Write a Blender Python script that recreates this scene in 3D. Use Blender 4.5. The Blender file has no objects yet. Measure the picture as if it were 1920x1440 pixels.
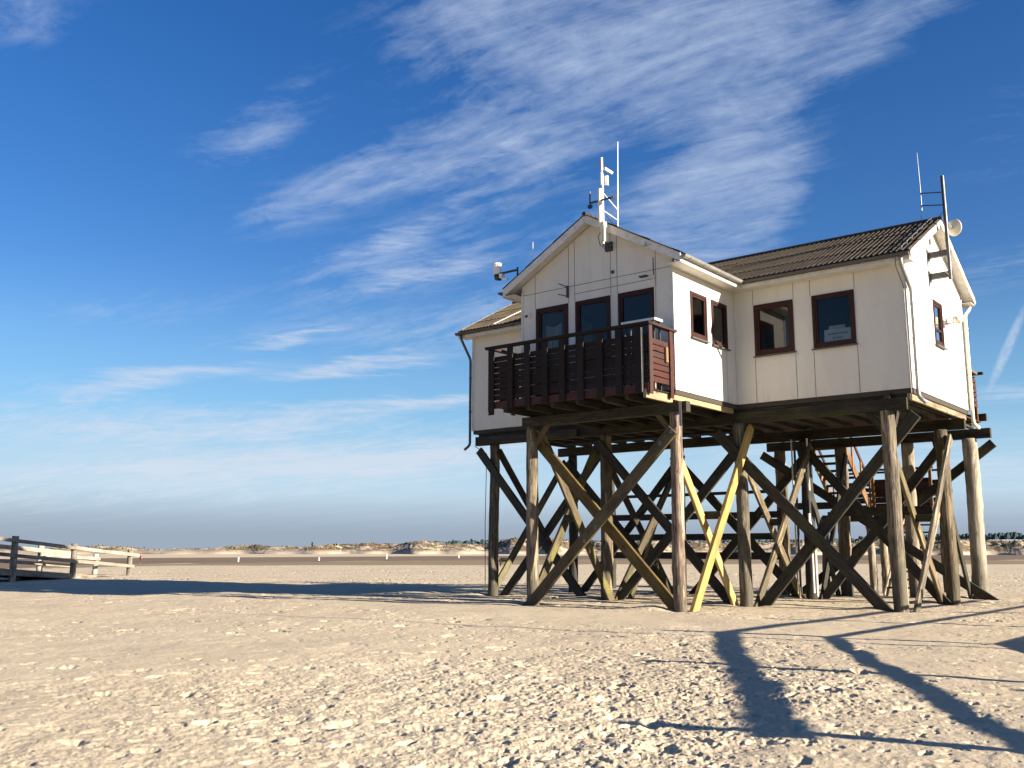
import bpy, bmesh, math, random
import numpy as np
from mathutils import Vector, Matrix, Quaternion

random.seed(7)
S = 0.8                      # everything is laid out in survey units, then scaled once to metres
sc = bpy.context.scene
col = sc.collection
rad = math.radians

# ------------------------------------------------------------------ camera
CAM = Vector((13.5754, -28.2117, 1.65)) * S
FW = Vector((-0.61793938, 0.76827497, 0.1670464))
RT = Vector((0.77933294, 0.62660921, 0.0010317))
UP = Vector((0.10388018, -0.13082229, 0.9859485))
cam = bpy.data.cameras.new("camera")
cam.lens = 34.371
cam.sensor_width = 36
cam.clip_start = 0.1
cam.clip_end = 6000
co = bpy.data.objects.new("camera", cam)
col.objects.link(co)
co.matrix_world = Matrix(((RT.x, UP.x, -FW.x, CAM.x), (RT.y, UP.y, -FW.y, CAM.y), (RT.z, UP.z, -FW.z, CAM.z), (0, 0, 0, 1)))
sc.camera = co

# ------------------------------------------------------------------ light
SUN_EL = rad(16.3)
SUN_AZ = rad(10.0)           # measured from +X towards +Y
sv = Vector((math.cos(SUN_EL) * math.cos(SUN_AZ), math.cos(SUN_EL) * math.sin(SUN_AZ), math.sin(SUN_EL)))
sl = bpy.data.lights.new("sun", 'SUN')
sl.energy = 5.0
sl.angle = rad(0.5)
sl.color = (1.0, 0.89, 0.735)
so = bpy.data.objects.new("sun", sl)
col.objects.link(so)
so.rotation_euler = sv.to_track_quat('Z', 'Y').to_euler()

sc.view_settings.view_transform = 'Standard'
sc.view_settings.look = 'None'
sc.view_settings.exposure = 1.74
sc.view_settings.gamma = 1
sc.render.engine = 'CYCLES'
sc.cycles.max_bounces = 6
sc.cycles.transparent_max_bounces = 12

# ------------------------------------------------------------------ node helpers
class NT:
    def __init__(s, tree):
        s.t = tree; s.n = tree.nodes; s.l = tree.links
    def new(s, kind, ins=None, **props):
        nd = s.n.new(kind)
        for k, v in props.items():
            setattr(nd, k, v)
        for k, v in (ins or {}).items():
            if hasattr(v, 'is_linked') or hasattr(v, 'links'):
                s.l.new(v, nd.inputs[k])
            else:
                nd.inputs[k].default_value = v
        return nd
    def math(s, op, a, b=None, c=None, clamp=False):
        ins = {0: a}
        if b is not None: ins[1] = b
        if c is not None: ins[2] = c
        return s.new('ShaderNodeMath', ins, operation=op, use_clamp=clamp).outputs[0]
    def mix(s, f, a, b, blend='MIX'):
        nd = s.new('ShaderNodeMix', None, data_type='RGBA', blend_type=blend)
        for k, v in ((0, f), (6, a), (7, b)):
            if hasattr(v, 'is_linked'): s.l.new(v, nd.inputs[k])
            else: nd.inputs[k].default_value = v if k == 0 else (tuple(v) + (1,) if len(v) == 3 else v)
        return nd.outputs[2]
    def mapr(s, v, a, b, c=0.0, d=1.0, smooth=False):
        nd = s.new('ShaderNodeMapRange', {0: v, 1: a, 2: b, 3: c, 4: d}, interpolation_type='SMOOTHSTEP' if smooth else 'LINEAR')
        return nd.outputs[0]
    def noise(s, vec, scale, detail=4, rough=0.55, dist=0.0, dim='3D'):
        nd = s.new('ShaderNodeTexNoise', {'Scale': scale, 'Detail': detail, 'Roughness': rough, 'Distortion': dist}, noise_dimensions=dim)
        s.l.new(vec, nd.inputs['Vector'])
        return nd.outputs[0]
    def mapping(s, vec, loc=(0, 0, 0), rot=(0, 0, 0), scale=(1, 1, 1), typ='POINT'):
        nd = s.new('ShaderNodeMapping', {'Location': loc, 'Rotation': rot, 'Scale': scale}, vector_type=typ)
        s.l.new(vec, nd.inputs['Vector'])
        return nd.outputs[0]

def mat(name, rough=0.6, metal=0.0, spec=0.5):
    m = bpy.data.materials.new(name); m.use_nodes = True
    t = NT(m.node_tree)
    b = m.node_tree.nodes['Principled BSDF']
    b.inputs['Roughness'].default_value = rough
    b.inputs['Metallic'].default_value = metal
    b.inputs['Specular IOR Level'].default_value = spec
    return m, t, b

# ------------------------------------------------------------------ sky
w = bpy.data.worlds.new("World"); sc.world = w; w.use_nodes = True
wt = NT(w.node_tree)
bg = w.node_tree.nodes['Background']
SKY_STRENGTH = 0.05
bg.inputs['Strength'].default_value = SKY_STRENGTH
sky = wt.new('ShaderNodeTexSky', None, sky_type='NISHITA', sun_disc=False, sun_elevation=SUN_EL, sun_rotation=rad(80.0),
             altitude=0.0, air_density=1.0, dust_density=0.6, ozone_density=3.0)
geo = wt.new('ShaderNodeNewGeometry')
tc = wt.new('ShaderNodeTexCoord')
sep = wt.new('ShaderNodeSeparateXYZ', {0: tc.outputs['Generated']})
dx, dy, dz = sep.outputs
az = wt.math('MULTIPLY', wt.math('ARCTAN2', dx, dy), 57.29578)
el = wt.math('MULTIPLY', wt.math('ARCSINE', wt.math('MINIMUM', dz, 0.9999)), 57.29578)
pe = wt.new('ShaderNodeCombineXYZ', {0: az, 1: el, 2: 0.0}).outputs[0]
zz = wt.math('ADD', wt.math('MAXIMUM', dz, 0.0), 0.09)
cp = wt.new('ShaderNodeCombineXYZ', {0: wt.math('DIVIDE', dx, zz), 1: wt.math('DIVIDE', dy, zz), 2: 0.0}).outputs[0]
cpr = wt.mapping(cp, rot=(0, 0, rad(-6)))
warp = wt.new('ShaderNodeTexNoise', {'Scale': 0.9, 'Detail': 3.0}); wt.l.new(cpr, warp.inputs['Vector'])
cpw = wt.new('ShaderNodeVectorMath', {0: cpr, 1: wt.new('ShaderNodeVectorMath', {0: wt.new('ShaderNodeVectorMath', {0: warp.outputs['Color'], 1: (0.5, 0.5, 0.5)}, operation='SUBTRACT').outputs[0], 'Scale': 0.55}, operation='SCALE').outputs[0]}, operation='ADD').outputs[0]
n1 = wt.noise(wt.mapping(cpw, scale=(0.8, 3.6, 1)), 1.0, 9, 0.62)
n2 = wt.noise(wt.mapping(cpw, loc=(7, 3, 0), scale=(2.2, 9.0, 1)), 1.3, 8, 0.66)
n3 = wt.noise(wt.mapping(cpr, loc=(3, 9, 0), scale=(5.0, 9.0, 1)), 2.2, 6, 0.62, 0.6)
n4 = wt.noise(wt.mapping(pe, scale=(.55, 1.1, 1), rot=(0, 0, rad(-25))), 0.42, 9, 0.66, 0.8)
n5 = wt.noise(wt.mapping(cpw, loc=(1, 5, 0), scale=(4.0, 15.0, 1)), 1.4, 8, 0.75)
streak = wt.math('ADD', wt.math('MULTIPLY', n1, 0.24), wt.math('ADD', wt.math('MULTIPLY', n2, 0.28), wt.math('ADD', wt.math('MULTIPLY', n3, 0.12), wt.math('ADD', wt.math('MULTIPLY', n4, 0.20), wt.math('MULTIPLY', n5, 0.16)))))
# broad cloud masses: azimuth, elevation, half length, half width (degrees), tilt, amount
MASSES = [(-54.2, 23.4, 5.0, 1.7, 33, .95), (-47.4, 21.8, 8.0, 1.7, 27, 1.0), (-41.6, 22.8, 4.0, .9, 22, .7), (-51.5, 20.2, 4.0, .7, 25, .5),
          (-37.0, 30.0, 8.5, 3.2, 12, 1.05), (-31.5, 29.4, 6.0, 3.0, 10, .95), (-34.6, 26.0, 8.0, 2.2, 24, .75), (-24.4, 29.6, 6.2, 2.4, 38, 1.1), (-22.3, 27.4, 5.2, 1.7, 52, .8),
          (-15.8, 28.7, 9.0, 1.8, 18, .8), (-19.5, 26.5, 6.0, 1.4, 22, .5), (-26.0, 21.6, 5.2, 3.4, 50, .90), (-28.8, 18.4, 6.5, 2.4, 14, .95), (-24.4, 18.8, 4.6, 2.2, 50, .7),
          (-36.6, 22.8, 7.0, .9, 16, .75), (-42.8, 19.0, 9.0, 1.3, 20, .62), (-44.6, 16.0, 8.5, 1.2, 15, .72), (-48.2, 16.8, 3.4, .8, 16, .55), (-40.5, 14.2, 7.0, 1.0, 14, .6),
          (-55.0, 6.9, 15.5, 1.3, 4, .7),
          (-46.6, 5.3, 16.0, 1.4, 5, .75), (-51.8, 12.2, 5.0, .7, 12, .8), (-43.0, 12.4, 7.5, 1.0, 12, .7), (-60.0, 13.2, 8.0, 1.2, 5, .45), (-66.5, 7.6, 9.0, 1.6, 4, .6),
          (-11.6, 8.2, 2.4, .5, 3, 1.1), (-11.2, 3.6, 7.0, 1.2, -8, .7), (-20.0, 5.5, 12.0, 1.3, 2, .7), (-67.6, 27.2, 3.6, 1.8, 20, .8),
          (-33.0, 21.0, 14.0, 6.0, 20, .22), (-58.0, 3.6, 22.0, 1.6, 3, .7), (-12.0, 14.5, 6.0, 1.2, 14, .55), (-31.0, 34.0, 16.0, 3.0, 15, .9), (-9.0, 22.0, 6.0, 2.0, 20, .4)]
tot = None
for (a, e, hl, hw, tilt, amt) in MASSES:
    v = wt.mapping(pe, loc=(a, e, 0), rot=(0, 0, rad(tilt)), scale=(hl, hw, 1), typ='TEXTURE')
    ln = wt.new('ShaderNodeVectorMath', {0: v}, operation='LENGTH').outputs['Value']
    g = wt.mapr(ln, 0.0, 1.75, amt, 0.0, True)
    tot = g if tot is None else wt.math('ADD', tot, g)
tot = wt.math('MINIMUM', tot, 1.3)
edge = wt.math('ADD', streak, wt.math('MULTIPLY', tot, 0.13))
dens = wt.math('MULTIPLY', wt.mapr(edge, 0.532, 0.77, 0.0, 1.0), wt.math('MINIMUM', wt.math('MULTIPLY', tot, 1.5), 1.0))
dens = wt.math('MULTIPLY', wt.math('POWER', dens, 1.15), wt.mapr(el, 3.0, 16.0, 1.1, 0.76))
v = wt.mapping(pe, loc=(-11.45, 10.5, 0), rot=(0, 0, rad(64)), scale=(2.6, 0.28, 1), typ='TEXTURE')
ct = wt.mapr(wt.new('ShaderNodeVectorMath', {0: v}, operation='LENGTH').outputs['Value'], 0.4, 1.15, 0.62, 0.0, True)
ct = wt.math('MULTIPLY', ct, wt.mapr(wt.noise(pe, 3.5, 4), 0.3, 0.6, 0.45, 1.0))
# long flat streaks low in the sky
nl = wt.noise(wt.mapping(pe, scale=(.10, .9, 1)), 1.0, 7, .62)
nf = wt.noise(wt.mapping(pe, loc=(3, 1, 0), rot=(0, 0, rad(-5)), scale=(.35, 3.2, 1)), 1.0, 7, .68)
pl_ = wt.new('ShaderNodeVectorMath', {0: pe, 1: wt.new('ShaderNodeCombineXYZ', {0: 0.0, 1: wt.mapr(nl, .2, .8, -1.1, 1.1), 2: 0.0}).outputs[0]}, operation='ADD').outputs[0]
st_ = None
for (a, e, hl, hw, tilt, amt) in [(-58.6, 9.4, 6.4, .62, 9, .75), (-48.2, 10.3, 5.6, .50, 7, .85), (-50.8, 7.7, 6.5, .55, 6, .5), (-57.0, 6.6, 9.0, .9, 6, .55),
                                  (-44.2, 8.5, 6.4, .65, 6, .85), (-46.0, 5.2, 11.0, .8, 5, .6), (-60.0, 4.6, 8.0, .6, 3, .5), (-52.0, 12.2, 3.0, .25, 14, .5), (-21.0, 6.0, 8.0, .5, 3, .35),
                                  (-44.0, 15.9, 4.6, .45, 15, .5), (-46.0, 17.8, 3.6, .4, 18, .4), (-38.6, 23.2, 4.2, .28, 17, .16), (-43.0, 19.6, 3.4, .35, 22, .2)]:
    v = wt.mapping(pl_, loc=(a, e, 0), rot=(0, 0, rad(tilt)), scale=(hl, hw, 1), typ='TEXTURE')
    g = wt.mapr(wt.new('ShaderNodeVectorMath', {0: v}, operation='LENGTH').outputs['Value'], 0.15, 1.5, amt, 0.0, True)
    st_ = g if st_ is None else wt.math('MAXIMUM', st_, g)
st_ = wt.math('MULTIPLY', st_, wt.mapr(nf, .34, .60, .30, 1.0))
dens = wt.math('MINIMUM', wt.math('ADD', wt.math('ADD', dens, st_), ct), 0.88)
skyc = wt.new('ShaderNodeHueSaturation', {'Hue': 0.515, 'Saturation': 1.31, 'Value': 0.93, 'Color': sky.outputs[0]}).outputs[0]
low = wt.mapr(el, 1.0, 17.0, 1.0, 0.0, True)
skyc = wt.mix(wt.math('MULTIPLY', low, 0.85), skyc, (1.75, 3.6, 5.3))
skyc = wt.mix(wt.math('MULTIPLY', wt.mapr(el, 1.5, 8.5, 1.0, 0.0, True), 0.9), skyc, (3.5, 4.4, 5.1))
band = wt.math('MULTIPLY', wt.mapr(wt.math('ADD', el, wt.mapr(n1, 0.3, 0.7, -0.12, 0.12)), 3.8, 0.6, 0.0, 1.0, True), 0.95)
skyc = wt.mix(band, skyc, (2.0, 2.45, 3.05))
cc = wt.mix(wt.mapr(el, 2.0, 14.0, 0.0, 1.0), (4.2, 4.7, 5.3), (3.2, 3.85, 5.0))
wt.l.new(wt.mix(dens, skyc, cc), bg.inputs['Color'])

# ------------------------------------------------------------------ object helpers
def tag(o, label=None, cat=None, group=None, kind=None):
    if label: o["label"] = label
    if cat: o["category"] = cat
    if group: o["group"] = group
    if kind: o["kind"] = kind
    return o

def empty(name, loc=(0, 0, 0), label=None, cat=None, group=None):
    o = bpy.data.objects.new(name, None); o.empty_display_size = 0.2
    col.objects.link(o); o.location = loc
    return tag(o, label, cat, group)

class MB:
    """collects vertices and faces of one mesh"""
    def __init__(s): s.v = []; s.f = []
    def add(s, vs, fs):
        k = len(s.v); s.v += [tuple(p) for p in vs]; s.f += [tuple(i + k for i in f) for f in fs]; return s
    def box(s, a, b, ch=0.0):
        x0, y0, z0 = a; x1, y1, z1 = b
        return s.add([(x0, y0, z0), (x1, y0, z0), (x1, y1, z0), (x0, y1, z0), (x0, y0, z1), (x1, y0, z1), (x1, y1, z1), (x0, y1, z1)],
                     [(0, 3, 2, 1), (4, 5, 6, 7), (0, 1, 5, 4), (1, 2, 6, 5), (2, 3, 7, 6), (3, 0, 4, 7)])
    def prism(s, prof, fn, l0, l1):
        """closed profile (list of 2d), extruded; fn(l, a, b) gives the point"""
        n = len(prof)
        vs = [fn(l0, a, b) for a, b in prof] + [fn(l1, a, b) for a, b in prof]
        return s.add(vs, [tuple(range(n))[::-1], tuple(range(n, 2 * n))] + [(i, (i + 1) % n, n + (i + 1) % n, n + i) for i in range(n)])
    def tube(s, pts, r, n=10, caps=True):
        pts = [Vector(p) for p in pts]
        rs = r if isinstance(r, (list, tuple)) else [r] * len(pts)
        k = len(s.v); prev = None
        for i, p in enumerate(pts):
            d = (pts[min(i + 1, len(pts) - 1)] - pts[max(i - 1, 0)]).normalized()
            if prev is None:
                a = d.orthogonal().normalized()
            else:
                a = (prev - d * prev.dot(d)).normalized()
            prev = a; b = d.cross(a)
            for j in range(n):
                t = 2 * math.pi * j / n
                s.v.append(tuple(p + (a * math.cos(t) + b * math.sin(t)) * rs[i]))
        for i in range(len(pts) - 1):
            for j in range(n):
                s.f.append((k + i * n + j, k + i * n + (j + 1) % n, k + (i + 1) * n + (j + 1) % n, k + (i + 1) * n + j))
        if caps:
            s.f.append(tuple(k + j for j in range(n))[::-1]); s.f.append(tuple(k + (len(pts) - 1) * n + j for j in range(n)))
        return s
    def build(s, name, m, parent=None, loc=None, smooth=False, fix=True):
        me = bpy.data.meshes.new(name)
        me.from_pydata(s.v, [], s.f)
        if fix:
            bm = bmesh.new(); bm.from_mesh(me); bmesh.ops.recalc_face_normals(bm, faces=bm.faces); bm.to_mesh(me); bm.free()
        if smooth:
            me.polygons.foreach_set('use_smooth', [True] * len(me.polygons))
        for mm in (m if isinstance(m, (list, tuple)) else [m]): me.materials.append(mm)
        o = bpy.data.objects.new(name, me); col.objects.link(o)
        if parent is not None: o.parent = parent
        if loc is not None: o.location = loc
        return o

def frame_from(p0, p1, normal):
    x = (Vector(p1) - Vector(p0)); L = x.length; x.normalize()
    n = Vector(normal); n = (n - x * n.dot(x)).normalized()
    y = n.cross(x)
    return L, Matrix(((x.x, y.x, n.x, p0[0]), (x.y, y.y, n.y, p0[1]), (x.z, y.z, n.z, p0[2]), (0, 0, 0, 1)))

def board(name, p0, p1, wd, th, normal, m, parent=None, ch=0.012, skew=(0, 0)):
    """sawn timber from p0 to p1, wd across, th along normal; local X runs along the grain"""
    L, M = frame_from(p0, p1, normal)
    c = min(ch, wd * .2, th * .2); a, b = wd / 2, th / 2
    prof = [(-a + c, -b), (a - c, -b), (a, -b + c), (a, b - c), (a - c, b), (-a + c, b), (-a, b - c), (-a, -b + c)]
    mb = MB(); n = 8
    segs = max(1, int(L / .9)); rows = []
    rr = random.Random(hash((round(p0[0], 2), round(p0[2], 2), round(L, 2))) & 0xffff)
    bow = rr.uniform(-.012, .012)
    for i in range(segs + 1):
        t = i / segs
        off = bow * math.sin(math.pi * t); tw = rr.uniform(-.004, .004)
        for (q, r_) in prof:
            sk = skew[0] * q if i == 0 else (skew[1] * q if i == segs else 0)
            mb.v.append((t * L + sk, q + off + tw, r_))
    for i in range(segs):
        for j in range(n):
            mb.f.append((i * n + j, i * n + (j + 1) % n, (i + 1) * n + (j + 1) % n, (i + 1) * n + j))
    mb.f.append(tuple(range(n))[::-1]); mb.f.append(tuple(segs * n + j for j in range(n)))
    o = mb.build(name, m, parent)
    o.matrix_local = M
    return o

def pole(name, p0, p1, r0, r1, m, parent=None, seed=0, n=20, knots=14, wob=.03):
    """tree-trunk pile: slightly crooked, flattened and knotty, local X along the grain"""
    L, M = frame_from(p0, p1, (0.3, -1, .02))
    rr = random.Random(seed); segs = max(6, int(L / .14)); mb = MB()
    ph = [rr.uniform(0, 6.28) for _ in range(6)]
    kn = [(rr.uniform(.1, .95) * L, rr.uniform(0, 6.28), rr.uniform(.018, .05)) for _ in range(knots)]
    for i in range(segs + 1):
        t = i / segs; x = t * L
        cy = wob * math.sin(t * 3.1 + ph[0]) + .3 * wob * math.sin(t * 9 + ph[1]) - wob * math.sin(ph[0]) * (1 - t)
        cz = wob * math.sin(t * 2.6 + ph[2]) - wob * math.sin(ph[2]) * (1 - t)
        R = r0 + (r1 - r0) * t + .004 * math.sin(x * 7 + ph[3])
        for j in range(n):
            a = 2 * math.pi * j / n
            r = R * (1 + .035 * math.sin(2 * a + ph[4] + t) + .022 * math.sin(5 * a + ph[5] + 2 * t) + rr.uniform(-.008, .008))
            for (kx, ka, kh) in kn:
                da = (a - ka + math.pi) % (2 * math.pi) - math.pi
                r += kh * math.exp(-((x - kx) / .075) ** 2 - (da / .26) ** 2)
            mb.v.append((x, cy + r * math.cos(a), cz + r * math.sin(a)))
    for i in range(segs):
        for j in range(n):
            mb.f.append((i * n + j, i * n + (j + 1) % n, (i + 1) * n + (j + 1) % n, (i + 1) * n + j))
    mb.f.append(tuple(range(n))[::-1]); mb.f.append(tuple(segs * n + j for j in range(n)))
    o = mb.build(name, m, parent, smooth=False)
    me = o.data
    me.polygons.foreach_set('use_smooth', [len(p.vertices) == 4 for p in me.polygons])
    o.matrix_local = M
    return o

# ------------------------------------------------------------------ materials
def wood(name, c1, c2, dark, rough=.75, grain=1.0, algae=0.0, algc=(.10, .12, .02), crack=0.5, tone=0.2, bump=.5, tide=False):
    m, t, b = mat(name, rough, spec=.3)
    tcn = t.new('ShaderNodeTexCoord'); oi = t.new('ShaderNodeObjectInfo')
    shift = t.new('ShaderNodeCombineXYZ', {0: t.math('MULTIPLY', oi.outputs['Random'], 31.0), 1: t.math('MULTIPLY', oi.outputs['Random'], 17.0), 2: 0.0}).outputs[0]
    vec = t.new('ShaderNodeVectorMath', {0: tcn.outputs['Object'], 1: shift}, operation='ADD').outputs[0]
    g1 = t.noise(t.mapping(vec, scale=(.9 * grain, 14 * grain, 14 * grain)), 1.6, 6, .62, .4)
    g2 = t.noise(t.mapping(vec, scale=(2.0, 55, 55)), 1.0, 3, .6)
    big = t.noise(t.mapping(vec, scale=(.8, 1.6, 1.6)), 1.3, 4, .6)
    c = t.mix(t.mapr(g1, .38, .62), c1, c2)
    c = t.mix(t.math('MULTIPLY', t.mapr(g2, .50, .62), crack), c, dark)
    ck = t.noise(t.mapping(vec, scale=(.45, 22, 22)), 1.0, 2, .5, .3)
    c = t.mix(t.math('MULTIPLY', t.mapr(t.math('ABSOLUTE', t.math('SUBTRACT', ck, .5)), .034, .008), min(1, crack * 1.4)), c, dark)
    c = t.mix(t.mapr(big, .48, .66, 0, .7), c, dark)
    kv = t.new('ShaderNodeTexVoronoi', {'Scale': 1.0}); t.l.new(t.mapping(vec, scale=(1.6, 5.0, 5.0)), kv.inputs['Vector'])
    c = t.mix(t.mapr(kv.outputs['Distance'], .17, .09, 0, .8), c, dark)
    if algae > 0:
        al = t.noise(t.mapping(vec, loc=(5, 2, 1), scale=(1.1, 3.5, 3.5)), 1.4, 6, .65)
        c = t.mix(t.math('MULTIPLY', t.mapr(al, .47, .62, 0, 1, True), algae), c, algc)
    if tide:
        lx_ = t.new('ShaderNodeSeparateXYZ', {0: tcn.outputs['Object']}).outputs[0]
        lv = t.math('ADD', lx_, t.mapr(big, .3, .7, -.5, .5))
        c = t.mix(t.mapr(lv, 1.35, .9, 0, .62), c, (.055, .05, .03))
        pl2 = t.noise(t.mapping(vec, loc=(9, 4, 2), scale=(.8, 5, 5)), 1.2, 5, .6)
        c = t.mix(t.mapr(pl2, .56, .62, 0, .6), c, tuple(min(1, q * 1.55) for q in c1))
    hv = t.new('ShaderNodeHueSaturation', {'Color': c, 'Value': t.mapr(oi.outputs['Random'], 0, 1, 1 - tone, 1 + tone), 'Saturation': t.mapr(t.math('FRACT', t.math('MULTIPLY', oi.outputs['Random'], 7.3)), 0, 1, .8, 1.15)}).outputs[0]
    t.l.new(hv, b.inputs['Base Color'])
    bp = t.new('ShaderNodeBump', {'Strength': bump, 'Distance': .02, 'Height': t.math('ADD', g1, t.math('MULTIPLY', g2, .6))})
    t.l.new(bp.outputs[0], b.inputs['Normal'])
    return m

W_PILE = wood('weathered_pile', (0.1944, 0.1476, 0.0936), (0.0936, 0.07056, 0.0468), (0.0288, 0.0216, 0.0144), algae=.35, algc=(.12, .12, .045), crack=.75, bump=.9, tide=True)
W_PILE_RED = wood('bark_brown_pile', (.35, .265, .18), (.20, .125, .08), (.055, .028, .02), crack=.6, bump=.9, tide=True)
W_PILE_PALE = wood('pale_pile', (0.294, 0.245, 0.168), (0.21, 0.175, 0.119), (0.084, 0.063, 0.042), crack=.35, bump=.6, tide=True)
W_OLD = wood('dark_old_timber', (0.04675, 0.0374, 0.02585), (0.0275, 0.022, 0.0165), (0.0099, 0.00825, 0.0066), algae=.45, algc=(.05, .055, .022), crack=.6)  # old timber, colour lowered further to stand for deep shade under the hut
W_GREEN = wood('algae_timber', (0.112, 0.0875, 0.049), (0.063, 0.0504, 0.0301), (0.0245, 0.0196, 0.0126), algae=.6, algc=(.13, .125, .03), crack=.5)
W_GOLD = wood('ochre_timber', (0.12, 0.0825, 0.0325), (0.0825, 0.055, 0.0225), (0.04, 0.026, 0.013), algae=.35, algc=(.14, .13, .045), crack=.35)
W_YELL = wood('yellow_timber', (.42, .30, .115), (.31, .22, .08), (.15, .10, .04), crack=.3, tone=.12)
W_ORNG = wood('orange_timber', (0.245, 0.1274, 0.0392), (0.1764, 0.0833, 0.02695), (0.0735, 0.0343, 0.0147), crack=.3)
W_RED = wood('red_brown_slats', (0.0624, 0.0216, 0.01344), (0.0408, 0.0144, 0.0096), (0.0144, 0.00576, 0.0048), crack=.3)
W_BEAM = wood('platform_beam', (.40, .31, .19), (.27, .205, .125), (.08, .06, .04), crack=.35)
W_BEAM_SHADE = wood('shaded_platform_beam', (0.0455, 0.03445, 0.0221), (0.026, 0.0195, 0.01365), (0.00975, 0.0078, 0.00585), crack=.6, algae=.2)  # darker copy of the platform beam, shade under the floor put into the colour
W_BALC = wood('brown_painted_slats', (0.0525, 0.0165, 0.011), (0.04, 0.0125, 0.0085), (0.02, 0.0065, 0.005), rough=.55, crack=.2, tone=.15, bump=.25)
W_BALC_SHADE = wood('shaded_brown_paint', (.016, .0085, .007), (.012, .0065, .0055), (.006, .004, .003), rough=.8, crack=.2, tone=.15, bump=.25)  # balcony brown darkened in the colour to stand for its shaded front
W_FENCE = wood('grey_fence_timber', (0.27, 0.2325, 0.18), (0.1875, 0.1575, 0.1237), (0.075, 0.06, 0.045), crack=.5)
W_FENCE_LIT = wood('sunlit_fence_rail', (0.3125, 0.2822, 0.2218), (0.252, 0.2268, 0.1764), (0.126, 0.1058, 0.08064), crack=.3)  # lighter copy of the fence timber, sunlight put into the colour

def wall_mat():
    m, t, b = mat('off_white_panel', .62, spec=.25)
    tcn = t.new('ShaderNodeTexCoord'); v = tcn.outputs['Object']
    n = t.noise(t.mapping(v, scale=(1.2, 1.2, .25)), 1.5, 6, .6)
    f = t.noise(v, 9.0, 4, .6)
    c = t.mix(t.mapr(n, .42, .75, 0, .55), (.60, .575, .515), (.49, .47, .42))
    c = t.mix(t.mapr(f, .55, .8, 0, .25), c, (.40, .38, .34))
    drip = t.noise(t.mapping(v, scale=(4, 4, .35)), 1.0, 5, .65)
    zz_ = t.new('ShaderNodeSeparateXYZ', {0: v}).outputs[2]
    grime = t.math('MULTIPLY', t.mapr(drip, .50, .68), t.math('MAXIMUM', t.mapr(zz_, 5.4, 4.93, 0, .28), t.mapr(zz_, 7.2, 7.8, .02, .12)))
    c = t.mix(grime, c, (.30, .27, .21))
    vr = t.new('ShaderNodeTexVoronoi', {'Scale': 1.0}); t.l.new(t.mapping(v, scale=(2.1, 2.1, 3.3)), vr.inputs['Vector'])
    c = t.mix(t.mapr(vr.outputs['Distance'], .022, .012, 0, .7), c, (.22, .14, .08))
    t.l.new(c, b.inputs['Base Color'])
    bp = t.new('ShaderNodeBump', {'Strength': .12, 'Distance': .01, 'Height': f}); t.l.new(bp.outputs[0], b.inputs['Normal'])
    return m
WALL = wall_mat()
def plain(name, c, rough=.6, metal=0, var=.15, scale=6.0, spec=.5):
    m, t, b = mat(name, rough, metal, spec)
    tcn = t.new('ShaderNodeTexCoord')
    n = t.noise(tcn.outputs['Object'], scale, 5, .6)
    t.l.new(t.mix(t.mapr(n, .3, .7), tuple(x * (1 - var) for x in c), tuple(min(1, x * (1 + var)) for x in c)), b.inputs['Base Color'])
    t.l.new(t.mapr(n, .3, .7, max(0, rough - .08), min(1, rough + .08)), b.inputs['Roughness'])
    return m
TRIM = plain('white_trim', (.54, .52, .47), .55)
JOINT = plain('panel_joint_gap', (.05, .045, .04), .9)
ZINC = plain('grey_zinc', (.26, .255, .24), .45, .35)
ZINCD = plain('dark_gutter', (.07, .065, .06), .5, .2)
FRAMEM = plain('brown_window_frame', (.032, .011, .008), .6, 0, .2, 3, .2)
METALD = plain('dark_metal', (.05, .05, .055), .45, .4)
METALG = plain('galvanised_metal', (.24, .235, .225), .4, .7)
WHITEP = plain('white_plastic', (.70, .68, .62), .4, 0, .06)
CREAMP = plain('cream_plastic', (.66, .61, .48), .4, 0, .08)
BLACKP = plain('black_plastic', (.02, .02, .022), .5)
PAPER = plain('white_paper', (.72, .74, .74), .8, 0, .04)
INK = plain('dark_ink', (.02, .025, .05), .8, 0, .05)
INNER = plain('room_paint', (.16, .16, .155), .8)
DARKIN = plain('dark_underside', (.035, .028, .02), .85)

def glass_mat():
    m = bpy.data.materials.new('window_glass'); m.use_nodes = True
    t = NT(m.node_tree); t.n.remove(t.n['Principled BSDF']); out = t.n['Material Output']
    fr = t.new('ShaderNodeFresnel', {'IOR': 1.45})
    tr = t.new('ShaderNodeBsdfTransparent', {'Color': (.5, .56, .6, 1)})
    gl = t.new('ShaderNodeBsdfGlossy', {'Roughness': .012, 'Color': (1, 1, 1, 1)})
    tcn = t.new('ShaderNodeTexCoord')
    bp = t.new('ShaderNodeBump', {'Strength': .02, 'Distance': .02, 'Height': t.noise(tcn.outputs['Object'], 1.4, 2)})
    t.l.new(bp.outputs[0], gl.inputs['Normal'])
    mx = t.new('ShaderNodeMixShader', {0: t.mapr(fr.outputs[0], 0, 1, 0.0, 1.0), 1: tr.outputs[0], 2: gl.outputs[0]})
    t.l.new(mx.outputs[0], out.inputs['Surface'])
    return m
GLASS = glass_mat()

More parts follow.
